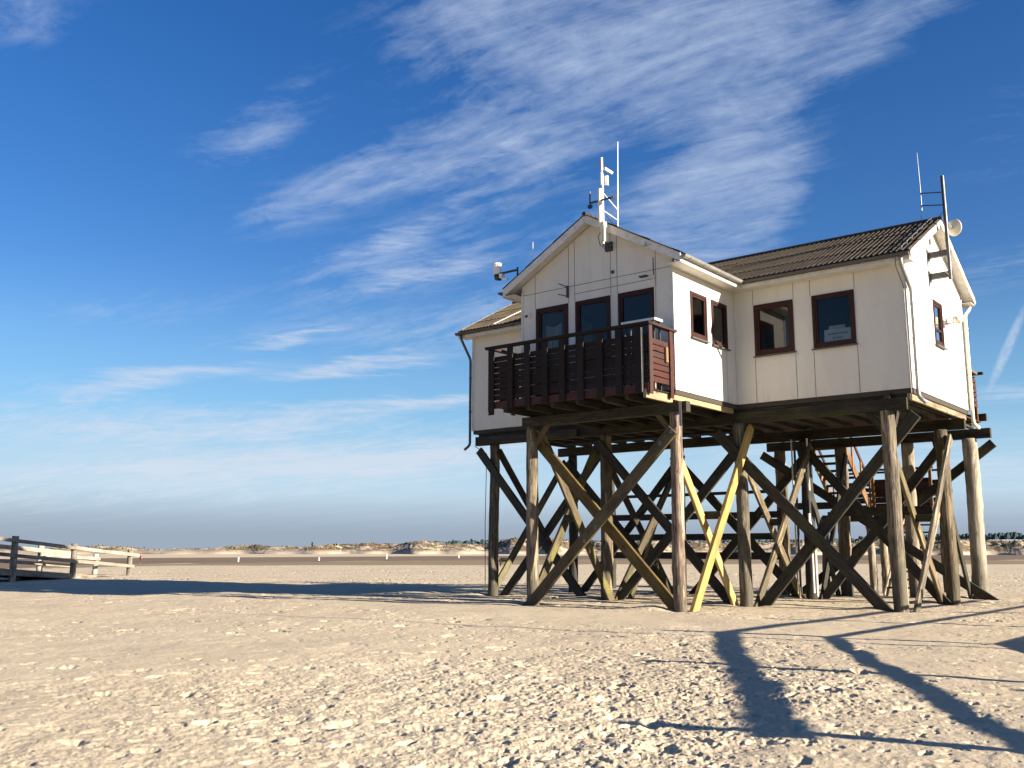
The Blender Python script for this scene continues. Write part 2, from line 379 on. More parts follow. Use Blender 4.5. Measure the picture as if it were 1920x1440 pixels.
def roof_mat():
    m, t, b = mat('lichen_fibre_cement', .85, spec=.2)
    tcn = t.new('ShaderNodeTexCoord'); v = tcn.outputs['Object']
    big = t.noise(v, .9, 5, .6); sp = t.noise(v, 14, 5, .7); md = t.noise(v, 4.0, 5, .65)
    c = t.mix(t.mapr(md, .35, .65), (.052, .041, .029), (.024, .019, .014))
    sp_x = t.new('ShaderNodeSeparateXYZ', {0: v}).outputs[0]
    c = t.mix(t.math('MULTIPLY', t.mapr(sp_x, -2.0, -4.0, .25, 1.0), t.mapr(big, .35, .6, .3, .85)), c, (.105, .083, .052))
    c = t.mix(t.mapr(sp, .58, .68, 0, .75), c, (.19, .17, .13))
    c = t.mix(t.mapr(sp, .40, .30, 0, .6), c, (.04, .035, .025))
    t.l.new(c, b.inputs['Base Color'])
    bp = t.new('ShaderNodeBump', {'Strength': .5, 'Distance': .01, 'Height': sp}); t.l.new(bp.outputs[0], b.inputs['Normal'])
    return m
ROOF = roof_mat()

# ------------------------------------------------------------------ ground (one sheet, relief in the near part)
def hsh(ix, iy, k):
    n = (ix.astype(np.int64) * 374761393 + iy.astype(np.int64) * 668265263 + k * 974634777) & 0xffffffff
    n = ((n ^ (n >> 13)) * 1274126177) & 0xffffffff
    n = (n ^ (n >> 16)) & 0xffffffff
    return n.astype(np.float64) / 4294967295.0
def vnoise(x, y, k=0):
    ix = np.floor(x); iy = np.floor(y); fx = x - ix; fy = y - iy
    fx = fx * fx * fx * (fx * (fx * 6 - 15) + 10); fy = fy * fy * fy * (fy * (fy * 6 - 15) + 10)
    a = hsh(ix, iy, k); b = hsh(ix + 1, iy, k); c = hsh(ix, iy + 1, k); d = hsh(ix + 1, iy + 1, k)
    return a + (b - a) * fx + (c - a) * fy + (a - b - c + d) * fx * fy
def fbm(x, y, o=4, k=0, g=.5):
    s = np.zeros_like(x); a = 1.0; tt = 0
    for i in range(o):
        s += a * vnoise(x, y, k + i * 7); tt += a; a *= g; x = x * 2.03 + 11.3; y = y * 2.03 + 5.7
    return s / tt
def prints(x, y, cell, k, size, depth, dens):
    """scattered elongated dents with pushed-up rims"""
    h = np.zeros_like(x); ix = np.floor(x / cell); iy = np.floor(y / cell)
    for ox in (-1, 0, 1):
        for oy in (-1, 0, 1):
            jx = ix + ox; jy = iy + oy
            px = (jx + hsh(jx, jy, k)) * cell; py = (jy + hsh(jx, jy, k + 1)) * cell
            an = hsh(jx, jy, k + 2) * 6.283; sz = size * (.55 + .9 * hsh(jx, jy, k + 3)); ex = hsh(jx, jy, k + 4) < dens
            dx_ = x - px; dy_ = y - py
            u = (dx_ * np.cos(an) + dy_ * np.sin(an)) / (sz * 1.9); v = (-dx_ * np.sin(an) + dy_ * np.cos(an)) / sz
            q = np.sqrt(u * u + v * v) + .10 * np.sin(6 * np.arctan2(v, u) + an * 5)
            p = -np.clip(1.2 - q, 0, 1) ** .9 + .10 * np.exp(-((q - 1.3) / .34) ** 2)
            h += np.where(ex, p * 1.0 * depth * (sz / size), 0)
    return h
def dune_height(x, y):
    return np.zeros_like(x)
def ground():
    C = (13.5754, -28.2117); yaw = math.atan2(FW.x, FW.y)
    a_in = np.arange(-.56, .5601, .00085); a_mid = np.arange(.566, 1.2, .006); a_out = np.arange(1.22, math.pi - .02, .035)
    ang = np.concatenate([-a_out[::-1], -a_mid[::-1], a_in, a_mid, a_out])
    r = [1.0]
    while r[-1] < 4200:
        q = r[-1]; r.append(q + (q * .06 if q < 6.0 else q * .0027 if q < 44 else min(q * (.0027 + (q - 44) * .0004), q * .09)))
    r = np.array(r)
    A, R = np.meshgrid(ang + yaw, r)
    X = C[0] + R * np.sin(A); Y = C[1] + R * np.cos(A)
    fade = np.clip((120 - R) / 60, 0, 1); near = np.clip((60 - R) / 40, 0, 1)
    m = fbm(X * .16, Y * .16, 4, 3)                            # where the sand is trampled
    ro = np.clip((m - .44) * 3.0 + .42 * np.clip((X + 3 - .5 * (Y + 14)) / 9, -1.2, 1), 0, 1)
    # wind-smoothed apron in front of the piles
    ap = np.exp(-(((X + 1) / 12.) ** 2 + ((Y + 7.3 + .1 * X) / 2.6) ** 2) ** 1.5)
    ro = ro * (1 - .95 * ap)
    spar = np.clip(.30 + .8 * ro, 0, 1) * (1 - .9 * ap)
    Xw = X + .05 * (fbm(X * 5, Y * 5, 3, 60) - .5); Yw = Y + .05 * (fbm(X * 5, Y * 5, 3, 70) - .5)
    Z = .10 * (fbm(X * .25, Y * .25, 3, 20) - .5) + .04 * (fbm(X * .9, Y * .9, 3, 31) - .5)
    Z += (.35 + .65 * ro) * (1 - ap) * .050 * (fbm(X * 2.6, Y * 2.6, 3, 35) - .5)
    patch = np.clip((fbm(X * .8, Y * .8, 3, 90) - .42) * 5, 0, 1)
    Z += ro * (.35 + .65 * patch) * (prints(Xw, Yw, .31, 100, .050, .034, .5) + prints(Xw + 9, Yw, .15, 140, .021, .019, .6) + prints(Xw, Yw + 7, .085, 160, .013, .011, .6))
    trod = np.clip((fbm(X * .33, Y * .33, 4, 95) - .38) * 4, .12, 1)
    Z += spar * prints(Xw, Yw + 4, .70, 180, .058, .046, .6) + spar * patch * prints(Xw + 2, Yw, .24, 210, .028, .020, .55)
    Z += (1 - .93 * ap) * trod * ((.45 + .55 * np.clip((R - 9) / 14, 0, 1)) * prints(Xw + 3, Yw - 2, .80, 230, .080, .060, .62) + prints(Xw - 5, Yw + 3, .36, 250, .034, .030, .5) + .8 * prints(Xw - 5, Yw + 13, .17, 270, .017, .015, .4))
    rg = 1 - np.abs(2 * fbm(Xw * 6.5, Yw * 6.5, 4, 41, .55) - 1)
    Z += (.12 + .88 * ro) * (1 - .9 * ap) * (.014 * (rg ** 2 - .4) + .018 * (fbm(Xw * 15, Yw * 15, 3, 51, .65) - .5)) + .005 * (fbm(X * 12, Y * 12, 2, 52) - .5)
    for (px, py) in ((.05, -4.05), (-5, -4.05), (-10, 0), (-5, 0), (.05, 0), (4.65, 0), (-10, 5.1), (-5, 5.1), (.05, 5.1), (4.65, 5.1), (4.65, 8.5), (-2.35, 8.45)):
        dd_ = np.sqrt((X - px) ** 2 + (Y - py) ** 2)
        Z += -.10 * np.exp(-(dd_ / .45) ** 2) + .10 * np.exp(-(((X - px + .75) / .7) ** 2 + ((Y - py + .1) / .38) ** 2))
    Z *= fade
    Z += -.07 * np.clip((R - 60) / 60, 0, 1)
    nr, na = Z.shape
    V = np.stack([X, Y, Z], -1).reshape(-1, 3)
    V = np.vstack([V, [[C[0], C[1], 0]]])
    i = np.arange(nr - 1)[:, None] * na; j = np.arange(na)[None, :]; j2 = (j + 1) % na
    F = np.stack([i + j, i + j2, i + na + j2, i + na + j], -1).reshape(-1, 4)[:, ::-1]
    me = bpy.data.meshes.new('sand_beach')
    nf = len(F)
    me.vertices.add(len(V)); me.vertices.foreach_set('co', V.astype(np.float32).ravel())
    tri = np.stack([np.arange(na), np.full(na, len(V) - 1), (np.arange(na) + 1) % na], -1)[:, ::-1]
    me.loops.add(nf * 4 + na * 3); me.loops.foreach_set('vertex_index', np.concatenate([F.ravel(), tri.ravel()]).astype(np.int32))
    me.polygons.add(nf + na)
    me.polygons.foreach_set('loop_start', np.concatenate([np.arange(nf) * 4, nf * 4 + np.arange(na) * 3]).astype(np.int32))
    me.update(calc_edges=True)
    me.polygons.foreach_set('use_smooth', np.ones(nf + na, bool))
    o = bpy.data.objects.new('sand_beach', me); col.objects.link(o)
    m, t, b = mat('dry_sand', 1.0, spec=.05)
    tcn = t.new('ShaderNodeTexCoord'); v = tcn.outputs['Object']
    big = t.noise(v, .22, 5, .6); md = t.noise(v, 2.2, 6, .65); fine = t.noise(v, 26, 5, .7); gr = t.noise(v, 120, 2, .6)
    c = t.mix(t.mapr(big, .35, .65), (.505, .42, .298), (.44, .362, .256))
    c = t.mix(t.mapr(md, .55, .78, 0, .5), c, (.37, .29, .19))
    c = t.mix(t.mapr(fine, .60, .72, 0, .45), c, (.25, .195, .13))
    c = t.mix(t.mapr(gr, .35, .65, -.0, .25), c, (.57, .485, .36))
    # scattered dark bits of shell and straw, doubling as painted footprint shadow flecks
    vo = t.new('ShaderNodeTexVoronoi', {'Scale': 5.5, 'Randomness': 1.0}); t.l.new(t.mapping(v, scale=(1, 1, .2)), vo.inputs['Vector'])
    c = t.mix(t.math('MULTIPLY', t.mapr(vo.outputs['Distance'], .15, .07, 0, .8), t.mapr(md, .46, .56)), c, (.10, .075, .05))
    t.l.new(c, b.inputs['Base Color'])
    hh = t.math('ADD', t.math('MULTIPLY', fine, .7), t.math('MULTIPLY', gr, .15))
    bp = t.new('ShaderNodeBump', {'Strength': .55, 'Distance': .03, 'Height': hh}); t.l.new(bp.outputs[0], b.inputs['Normal'])
    me.materials.append(m)
    return tag(o, kind='structure')
ground()

def strip(name, far, near, z, m, n=60):
    """flat sheet between two ground lines"""
    def samp(line, t):
        d = [0]
        for a, b in zip(line, line[1:]): d.append(d[-1] + math.dist(a, b))
        s_ = t * d[-1]
        for i in range(len(line) - 1):
            if s_ <= d[i + 1] + 1e-9:
                k = (s_ - d[i]) / (d[i + 1] - d[i]); return (line[i][0] + (line[i + 1][0] - line[i][0]) * k, line[i][1] + (line[i + 1][1] - line[i][1]) * k)
        return line[-1]
    mb = MB(); k = 6
    for i in range(n + 1):
        a = samp(far, i / n); b = samp(near, i / n)
        wv = 1 + .04 * math.sin(i * .9) + .03 * math.sin(i * 2.3)
        for j in range(k + 1):
            f = j / k * (wv if j == k else 1)
            mb.v.append((a[0] + (b[0] - a[0]) * f, a[1] + (b[1] - a[1]) * f, z))
    for i in range(n):
        for j in range(k):
            q = i * (k + 1) + j; mb.f.append((q, q + 1, q + k + 2, q + k + 1))
    return tag(mb.build(name, m), kind='structure')
def mud_mat():
    m, t, b = mat('wet_mudflat', 1.0, spec=.0)
    tcn = t.new('ShaderNodeTexCoord'); v = tcn.outputs['Object']
    n = t.noise(t.mapping(v, rot=(0, 0, rad(-20)), scale=(.12, .02, 1)), 1.0, 6, .6)
    t.l.new(t.mix(t.mapr(n, .35, .65), (.155, .12, .095), (.205, .163, .125)), b.inputs['Base Color'])
    return m
MUD = mud_mat()
strip('mudflat', [(-172, -30), (-166.5, 42.9), (-166.7, 83), (-166.9, 128), (-163, 178), (-113, 276), (-70, 380), (0, 560)],
      [(-92, -30), (-83, 10), (-92, 36), (-97, 62), (-96, 96), (-62, 125), (-24.5, 158), (60, 230)], -.04, MUD)
WETS = plain('damp_sand', (.24, .19, .13), 1.0, 0, .12, .05, 0.0)
strip('damp_sand', [(-90, -28), (-82, 10), (-91, 36), (-96, 62), (-95, 96), (-61, 125), (-23.5, 158), (60, 228)],
      [(-76, -28), (-72, 10), (-82, 33), (-70, 42), (-60, 58), (-37, 92), (-10, 110), (60, 150)], -.052, WETS)

# ------------------------------------------------------------------ dunes and far woods
def polar(az_, r_):
    a = rad(az_); return (13.5754 + r_ * math.sin(a), -28.2117 + r_ * math.cos(a))
ENV = [(-86, 2), (-68.5, 1.2), (-64.6, 1.4), (-61, 2.5), (-58.3, 1.1), (-55, 2.0), (-53.3, 2.8), (-50.9, 2.2), (-48.3, 3.3), (-43.7, 4.0), (-40.7, 3.2), (-38.8, 5.2),
       (-37.6, 5.6), (-34.5, 4.1), (-25.5, 4.3), (-17.1, 4.1), (-14.5, 4.6), (-12, 4.5), (-7.3, 4.7), (8, 5)]
def dunes():
    az_ = np.arange(-80, 6, .06); rr = np.linspace(0, 1, 46)
    A, T = np.meshgrid(az_, rr)
    env = np.interp(A, [e[0] for e in ENV], [e[1] for e in ENV])
    R = 380 + 150 * T + 10 * np.sin(A * .9) + 6 * np.sin(A * 2.3)
    X = 13.5754 + R * np.sin(np.radians(A)); Y = -28.2117 + R * np.cos(np.radians(A))
    q = 1 - np.abs(2 * fbm(X * .055, Y * .055, 5, 300, .6) - 1)
    hn = .30 + 1.0 * np.clip(q * 1.25 - .35, 0, 1.2)
    rise = np.clip(T * 4.2, 0, 1) ** .8
    Z = env * 1.12 * rise * hn * (1 - .2 * T) + .8 * rise * (fbm(X * .15, Y * .15, 3, 320) - .5)
    Z = np.where(T <= 0.001, -.3, Z)
    nr, na = Z.shape
    V = np.stack([X, Y, Z], -1).reshape(-1, 3)
    i = np.arange(nr - 1)[:, None] * na; j = np.arange(na - 1)[None, :]
    F = np.stack([i + j, i + j + 1, i + na + j + 1, i + na + j], -1).reshape(-1, 4)[:, ::-1]
    me = bpy.data.meshes.new('dunes'); me.from_pydata(V.tolist(), [], F.tolist())
    me.polygons.foreach_set('use_smooth', [True] * len(me.polygons))
    o = bpy.data.objects.new('dunes', me); col.objects.link(o)
    m, t, b = mat('dune_sand_and_marram', .95, spec=.1)
    tcn = t.new('ShaderNodeTexCoord'); v = tcn.outputs['Object']
    n = t.noise(t.mapping(v, scale=(1, 1, 2.0)), .12, 7, .72); f = t.noise(t.mapping(v, scale=(1, 1, 3)), .6, 6, .75)
    sx = t.new('ShaderNodeSeparateXYZ', {0: v})
    gm = t.mapr(t.math('ADD', n, t.math('MULTIPLY', t.math('SUBTRACT', f, .5), .6)), .44, .50, 0, 1, True)
    gm = t.math('MULTIPLY', gm, t.mapr(sx.outputs[2], .5, 1.3))
    c = t.mix(t.mapr(f, .35, .65), (.44, .36, .27), (.33, .26, .19))
    gc = t.mix(t.mapr(f, .4, .6), (.15, .115, .06), (.075, .07, .045))
    gc = t.mix(t.mapr(n, .55, .65), gc, (.22, .13, .075))
    t.l.new(t.mix(gm, c, gc), b.inputs['Base Color'])
    me.materials.append(m)
    tag(o, kind='structure')
    # marram tufts standing on the crests
    g = MB(); rg = random.Random(5); Vn = V.reshape(nr, na, 3)
    for k in range(5200):
        ii = rg.randrange(6, nr - 2); jj = rg.randrange(na)
        x, y, z = Vn[ii, jj]
        if z < 1.2 or fbm(np.array([x * .05]), np.array([y * .05]), 3, 77)[0] < .47: continue
        s_ = rg.uniform(.35, 1.0)
        for b_ in range(3):
            a = rg.uniform(0, 6.28); x2 = x + rg.uniform(-1.5, 1.5); y2 = y + rg.uniform(-1.5, 1.5); wd = s_ * .55
            g.add([(x2 - wd * math.cos(a), y2 - wd * math.sin(a), z - .3), (x2 + wd * math.cos(a), y2 + wd * math.sin(a), z - .3), (x2 + rg.uniform(-.3, .3), y2, z + s_ * .75)], [(0, 1, 2)])
    GR = plain('marram_grass', (.12, .10, .055), .9, 0, .35, .4)
    tag(g.build('dune_grass', GR, fix=False), kind='stuff')
dunes()

def forest():
    rg = random.Random(11); mb = MB()
    def crown(x, y, h, wd):
        k = len(mb.v); n = 7; rows = 5
        for i in range(rows):
            t = i / (rows - 1); rr_ = wd * (1.0, 1.05, 1.0, .85, .35)[i] * rg.uniform(.8, 1.15)
            for j in range(n):
                a = 6.283 * j / n + i * .4; q = rr_ * rg.uniform(.7, 1.2)
                mb.v.append((x + q * math.cos(a), y + q * math.sin(a), h * (.0 + 1.0 * t) + rg.uniform(-.4, .4)))
        for i in range(rows - 1):
            for j in range(n):
                mb.f.append((k + i * n + j, k + i * n + (j + 1) % n, k + (i + 1) * n + (j + 1) % n, k + (i + 1) * n + j))
    def hgt(a):
        pts = [(-72, 0), (-50.5, 0), (-49, 4.2), (-44.5, 5.0), (-43.4, 6.5), (-39, 8.0), (-36.5, 7.8), (-30, 7.5), (-21, 8), (-17.5, 10.4), (-14, 11.5), (-12.2, 11.6), (-9, 11.2), (2, 11)]
        return 1.32 * np.interp(a, [p[0] for p in pts], [p[1] for p in pts])
    a = -50.4
    while a < 0:
        hb = float(hgt(a))
        if hb > .5:
            for rowr in (880, 905, 930):
                x, y = polar(a + rg.uniform(-.05, .05), rowr + rg.uniform(-10, 10))
                crown(x, y, hb * rg.uniform(.86, 1.05) * (1.10 if rg.random() < .06 else 1), rg.uniform(3, 5))
        a += .19
    m, t, b = mat('haze_blue_conifers', .95, spec=.1)
    tcn = t.new('ShaderNodeTexCoord'); n = t.noise(tcn.outputs['Object'], .12, 5, .7)
    t.l.new(t.mix(t.mapr(n, .35, .65), (.030, .048, .056), (.055, .082, .090)), b.inputs['Base Color'])  # blue tint in the colour stands in for distance haze
    tag(mb.build('forest', m, fix=False), kind='stuff')
    return m
FORM = forest()

def pine(loc, h, label):
    root = empty('pine_tree', (loc[0], loc[1], 0), label, 'tree', 'conifers standing above the dunes')
    rg = random.Random(int(h * 100) + int(loc[0]))
    MB().tube([(0, 0, 0), (.1, 0, h * .5), (0, 0, h * .97)], [.35, .22, .06], 7).build('trunk', W_OLD, root)
    c = MB()
    for i in range(150):
        t = rg.uniform(.28, 1.0); rr_ = h * .20 * (1.08 - t) * rg.uniform(.3, 1.15) + .15; a = rg.uniform(0, 6.28)
        p = Vector((rr_ * math.cos(a), rr_ * math.sin(a), h * t)); s_ = h * .055 * rg.uniform(.6, 1.3)
        d1 = Vector((rg.uniform(-1, 1), rg.uniform(-1, 1), rg.uniform(-.4, .5))).normalized() * s_; d2 = Vector((rg.uniform(-1, 1), rg.uniform(-1, 1), rg.uniform(-.4, .5))).normalized() * s_
        c.add([p - d1, p + d2, p + d1, p - d2], [(0, 1, 2, 3)])
    c.build('crown', FORM, root, fix=False)
pine(polar(-42.2, 600), 7.6, 'short dark conifer poking up over the dunes, leftmost of four left of the hut')
pine(polar(-41.15, 590), 8.0, 'bushy dark conifer over the dunes beside the leftmost one, left of the hut')
pine(polar(-40.5, 610), 7.6, 'thin dark conifer over the dunes just left of the first hut pile')
pine(polar(-50.2, 640), 6.2, 'lone small conifer on the low dune skyline far left of the others')

# ------------------------------------------------------------------ the hut on piles
ZB, ZT = 6.16, 9.80
LR, LL, LF, LV, WF = 5.35, 11.08, 3.90, 5.96, 5.57
RX = -WF / 2; RY = LV / 2; RZ = 11.85
hut = empty('stilt_hut', (0, 0, 0), 'white panelled T-shaped beach hut with corrugated roof and brown balcony on tall timber piles', 'hut')

def y_plane(Y):          # wall facing -Y : u = X, outward = -Y
    return lambda u, d, z: (u, Y - d, z)
def x_plane(X):          # wall facing +X : u = Y
    return lambda u, d, z: (X + d, u, z)
def xm_plane(X):
    return lambda u, d, z: (X - d, u, z)
def yp_plane(Y):
    return lambda u, d, z: (u, Y + d, z)

def wall(name, P, u0, u1, z0, top, holes=(), breaks=(), th=.10, m=WALL):
    us = sorted(set([u0, u1] + [h[0] for h in holes] + [h[1] for h in holes] + [b for b in breaks if u0 < b < u1]))
    mb = MB(); tz = lambda u: top(u) if callable(top) else top
    for a, b in zip(us, us[1:]):
        hs = sorted([h for h in holes if h[0] <= a + 1e-6 and h[1] >= b - 1e-6], key=lambda h: h[2])
        z = z0
        segs = []
        for h in hs:
            segs.append((z, h[2], z, h[2])); z = h[3]
        segs.append((z, tz(a), z, tz(b)))
        for (za, zb_, zc, zd) in segs:
            for d in (0, -th):
                mb.add([P(a, d, za), P(b, d, zc), P(b, d, zd), P(a, d, zb_)], [(0, 1, 2, 3)])
    for (a, b, zl, zh) in holes:
        for q in ([(a, zl), (b, zl)], [(b, zl), (b, zh)], [(b, zh), (a, zh)], [(a, zh), (a, zl)]):
            (ua, za), (ub, zb_) = q
            mb.add([P(ua, 0, za), P(ub, 0, zb_), P(ub, -th, zb_), P(ua, -th, za)], [(0, 1, 2, 3)])
    mb.add([P(u0, 0, z0), P(u1, 0, z0), P(u1, -th, z0), P(u0, -th, z0)], [(0, 1, 2, 3)])
    o = mb.build(name, m, hut)
    return o

def joints(parent, P, lines, wd=.015):
    for (a, za, b, zb_) in lines:
        mb = MB()
        if abs(a - b) < 1e-6:
            mb.box(*sorted_box(P(a - wd / 2, .0025, za), P(a + wd / 2, -.004, zb_)))
        else:
            mb.box(*sorted_box(P(a, .003, za - wd / 2), P(b, -.004, za + wd / 2)))
        mb.build('panel_joint', JOINT, parent)
def sorted_box(a, b):
    return tuple(min(a[i], b[i]) for i in range(3)), tuple(max(a[i], b[i]) for i in range(3))

def window(P, u0, u1, z0, z1, sill=True, bars=(), fw=.085, name='window', m=FRAMEM, label=None):
    """frame and inner sash in one piece, pane and sill as sub-parts"""
    fr = MB()
    def rect(mb, a, b, c, d, w1, o0, o1):
        for (x0, x1, y0, y1) in ((a, b, d - w1, d), (a, b, c, c + w1), (a, a + w1, c + w1, d - w1), (b - w1, b, c + w1, d - w1)):
            mb.box(*sorted_box(P(x0, o0, y0), P(x1, o1, y1)))
    rect(fr, u0, u1, z0, z1, fw, -.09, .03)
    a, b, c, d = u0 + fw + .004, u1 - fw - .004, z0 + fw + .004, z1 - fw - .004
    rect(fr, a, b, c, d, .055, -.075, .008)
    for (kind, q) in bars:
        if kind == 'h': fr.box(*sorted_box(P(a + .05, -.06, q - .03), P(b - .05, .004, q + .03)))
        else: fr.box(*sorted_box(P(q - .03, -.06, c + .05), P(q + .03, .004, d - .05)))
    o = fr.build(name, m, hut)
    if label: o['label'] = label
    g = MB().add([P(a + .04, -.035, c + .04), P(b - .04, -.035, c + .04), P(b - .04, -.035, d - .04), P(a + .04, -.035, d - .04)], [(0, 1, 2, 3)])
    g.build('pane', GLASS, o)
    if sill:
        s_ = MB().add([P(u0 - .04, .0, z0 - .05), P(u1 + .04, .0, z0 - .05), P(u1 + .04, .10, z0 - .075), P(u0 - .04, .10, z0 - .075),
                       P(u0 - .04, .0, z0 - .003), P(u1 + .04, .0, z0 - .003), P(u1 + .04, .10, z0 - .03), P(u0 - .04, .10, z0 - .03)],
                      [(0, 1, 2, 3), (4, 5, 6, 7), (0, 1, 5, 4), (1, 2, 6, 5), (2, 3, 7, 6), (3, 0, 4, 7)])
        s_.build('sill', ZINCD, o)
    return o

zf = lambda x: RZ - .20 - .562 * abs(x - RX)         # underside of front wing roof
zm = lambda y: RZ - .20 - .532 * abs(y - RY)         # underside of main roof
# front gable wall
hd, h1, h2 = (-4.98, -3.72, 6.36, 9.26), (-3.44, -2.15, 7.35, 9.26), (-1.87, -.60, 7.35, 9.26)
P = y_plane(-LF)
wf = wall('front_gable_wall', P, -WF, 0, ZB, zf, [hd, h1, h2], [RX])
J = []
for u in (-5.02, -3.70, -3.47, -2.13, -1.90, -.56):
    J.append((u, 9.28, u, zf(u) - .02)); J.append((u, ZB, u, 7.3))
J += [(-WF, 9.79, -1.0, 9.79), (-1.0, 9.79, 0, 9.79), (-3.47, 9.52, -.56, 9.52)]
joints(wf, P, J)
dr = window(P, *hd, sill=False, fw=.12, name='balcony_door')
cu = MB(); n_ = 40
for i in range(n_ + 1):
    x_ = -4.78 + .62 * i / n_; y_ = -3.66 + .03 * math.sin(i * 1.1)
    cu.v += [(x_, y_, 6.5), (x_, y_, 8.75 - .1 * math.sin(i * .08))]
cu.f = [(2 * i, 2 * i + 2, 2 * i + 3, 2 * i + 1) for i in range(n_)]
cu.build('curtain', TRIM, dr, fix=False)
window(P, *h1); window(P, *h2)
# side wall of the wing
P = x_plane(0)
ws = wall('wing_side_wall', P, -LF + .10, 0, ZB, 9.97, [(-2.90, -1.88, 7.88, 9.26), (-1.57, -.55, 7.86, 9.26)])
joints(ws, P, [(-.62, ZB, -.62, 7.75)])
window(P, -2.90, -1.88, 7.88, 9.26); window(P, -1.57, -.55, 7.86, 9.26)
wo = wall('wing_west_wall', xm_plane(-WF), -LF + .10, 0, ZB, 9.97)
# front wall of the right arm
P = y_plane(0)
wr = wall('right_front_wall', P, .005, LR, ZB, 9.97, [(.68, 1.97, 7.64, 9.26), (2.57, 3.86, 7.64, 9.26)])
joints(wr, P, [(.66, 9.28, .66, 9.78), (1.99, 9.28, 1.99, 9.78), (2.53, 9.28, 2.53, 9.78), (3.88, 9.28, 3.88, 9.78), (.67, ZB, .67, 7.56), (1.99, ZB, 1.99, 7.56), (2.56, ZB, 2.56, 7.56), (3.88, ZB, 3.88, 7.56)], .014)
window(P, .68, 1.97, 7.64, 9.26, fw=.11); window(P, 2.57, 3.86, 7.64, 9.26, fw=.09)
wl = wall('left_front_wall', P, -LL, -WF - .005, ZB, 9.97)
joints(wl, P, [(-8.3, ZB, -8.3, 9.78)], .012)
# gable walls
P = x_plane(LR)
wg = wall('right_gable_wall', P, .10, LV - .10, ZB, zm, [(2.60, 3.53, 7.86, 9.25)], [RY])
joints(wg, P, [(1.3, ZB, 1.3, zm(1.3)), (4.2, ZB, 4.2, zm(4.2))], .008)
window(P, 2.60, 3.53, 7.86, 9.25, bars=(('h', 8.35),), sill=True)
wall('left_gable_wall', xm_plane(-LL), .10, LV - .10, ZB, zm, (), [RY])
wall('rear_wall', yp_plane(LV), -LL, LR, ZB, 9.97)
# corner trims
for (x, y, z1) in ((0, -LF, 9.9), (LR, 0, 9.9), (LR, LV, 9.9), (-WF, -LF, 9.9), (-LL, 0, 9.9), (0.0, 0.0, 0)):
    if z1 == 0: continue
    sx = 1 if x in (0, LR) else -1; sy = -1 if y in (0, -LF) else 1
    mb = MB()
    mb.box(*sorted_box((x + sx * .018, y - sy * .075, ZB - .01), (x - sx * .0, y + sy * .018, z1)))
    mb.box(*sorted_box((x - sx * .002, y + sy * .0, ZB - .01), (x - sx * .075, y + sy * .018, z1)))
    mb.build('corner_trim', TRIM, hut)
# inside: floor, ceiling, partition, so that the windows look into rooms
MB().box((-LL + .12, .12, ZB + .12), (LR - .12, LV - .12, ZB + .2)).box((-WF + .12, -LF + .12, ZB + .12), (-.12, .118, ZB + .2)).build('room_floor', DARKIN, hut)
MB().box((-LL + .12, .12, 9.62), (LR - .12, LV - .12, 9.66)).box((-WF + .12, -LF + .12, 9.62), (-.12, .118, 9.66)).build('room_ceiling', INNER, hut)
MB().box((2.2, .12, ZB + .2), (2.28, LV - .12, 9.62)).box((-.9, .9, ZB + .2), (2.2, .98, 9.62)).build('partition', INNER, hut)
# floor slab
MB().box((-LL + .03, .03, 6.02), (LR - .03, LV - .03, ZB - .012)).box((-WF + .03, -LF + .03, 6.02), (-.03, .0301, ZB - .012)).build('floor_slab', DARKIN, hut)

# roofs ------------------------------------------------
def corrugated(name, P, s0, s1, t0, t1, parent, clip=None, pitch=.165, amp=.034, rows=3, m=ROOF):
    """P(s, t, h): s along the eave, t from eave up the slope, h above the slope"""
    mb = MB(); per = 10; ns = int(round((s1 - s0) / pitch * per))
    for r in range(rows):
        ta = t0 + (t1 - t0) * r / rows - (.12 if r else 0); tb = t0 + (t1 - t0) * (r + 1) / rows
        nt = 3; k = len(mb.v)
        for j in range(nt + 1):
            t = ta + (tb - ta) * j / nt
            lift = .022 * (1 - j / nt) + .004 * r
            for i in range(ns + 1):
                s = s0 + (s1 - s0) * i / ns
                mb.v.append(P(s, t, amp * math.cos(2 * math.pi * s / pitch) + lift))
        for j in range(nt):
            for i in range(ns):
                q = k + j * (ns + 1) + i; mb.f.append((q, q + 1, q + ns + 2, q + ns + 1))
        # the sheet's lower edge has thickness
        k2 = len(mb.v)
        for i in range(ns + 1):
            s = s0 + (s1 - s0) * i / ns
            mb.v.append(P(s, ta, amp * math.cos(2 * math.pi * s / pitch) + .022 + .004 * r - .014))
        for i in range(ns): mb.f.append((k + i, k + i + 1, k2 + i + 1, k2 + i))
    return mb.build(name, m, parent, smooth=True, fix=False)
XR0, XR1 = -LL - .37, LR + .35
roof = empty('main_roof', (0, 0, 0)); roof.parent = hut
TM = RY + .5
Pm = lambda s, t, h: (s, -.5 + t, RZ - .532 * (TM - t) + h * .88)
Pb = lambda s, t, h: (s, LV + .5 - t, RZ - .532 * (TM - t) + h * .88)
corrugated('corrugated_sheet', Pm, XR0, -WF - .52, 0, TM, roof)
corrugated('corrugated_sheet', Pm, -.80, XR1, 0, TM, roof)
corrugated('corrugated_sheet', Pm, -WF - .52, -.80, 1.2, TM, roof)
corrugated('corrugated_sheet', Pb, XR0, XR1, 0, TM, roof)
def slab(P, s0, s1, t0, t1, hi, lo):
    return MB().add([P(s0, t0, lo), P(s1, t0, lo), P(s1, t1, lo), P(s0, t1, lo), P(s0, t0, hi), P(s1, t0, hi), P(s1, t1, hi), P(s0, t1, hi)],
                    [(0, 1, 2, 3), (4, 5, 6, 7), (0, 1, 5, 4), (1, 2, 6, 5), (2, 3, 7, 6), (3, 0, 4, 7)])
slab(Pm, XR0 + .04, XR1 - .04, .06, TM, -.045, -.20).build('roof_deck', TRIM, roof)
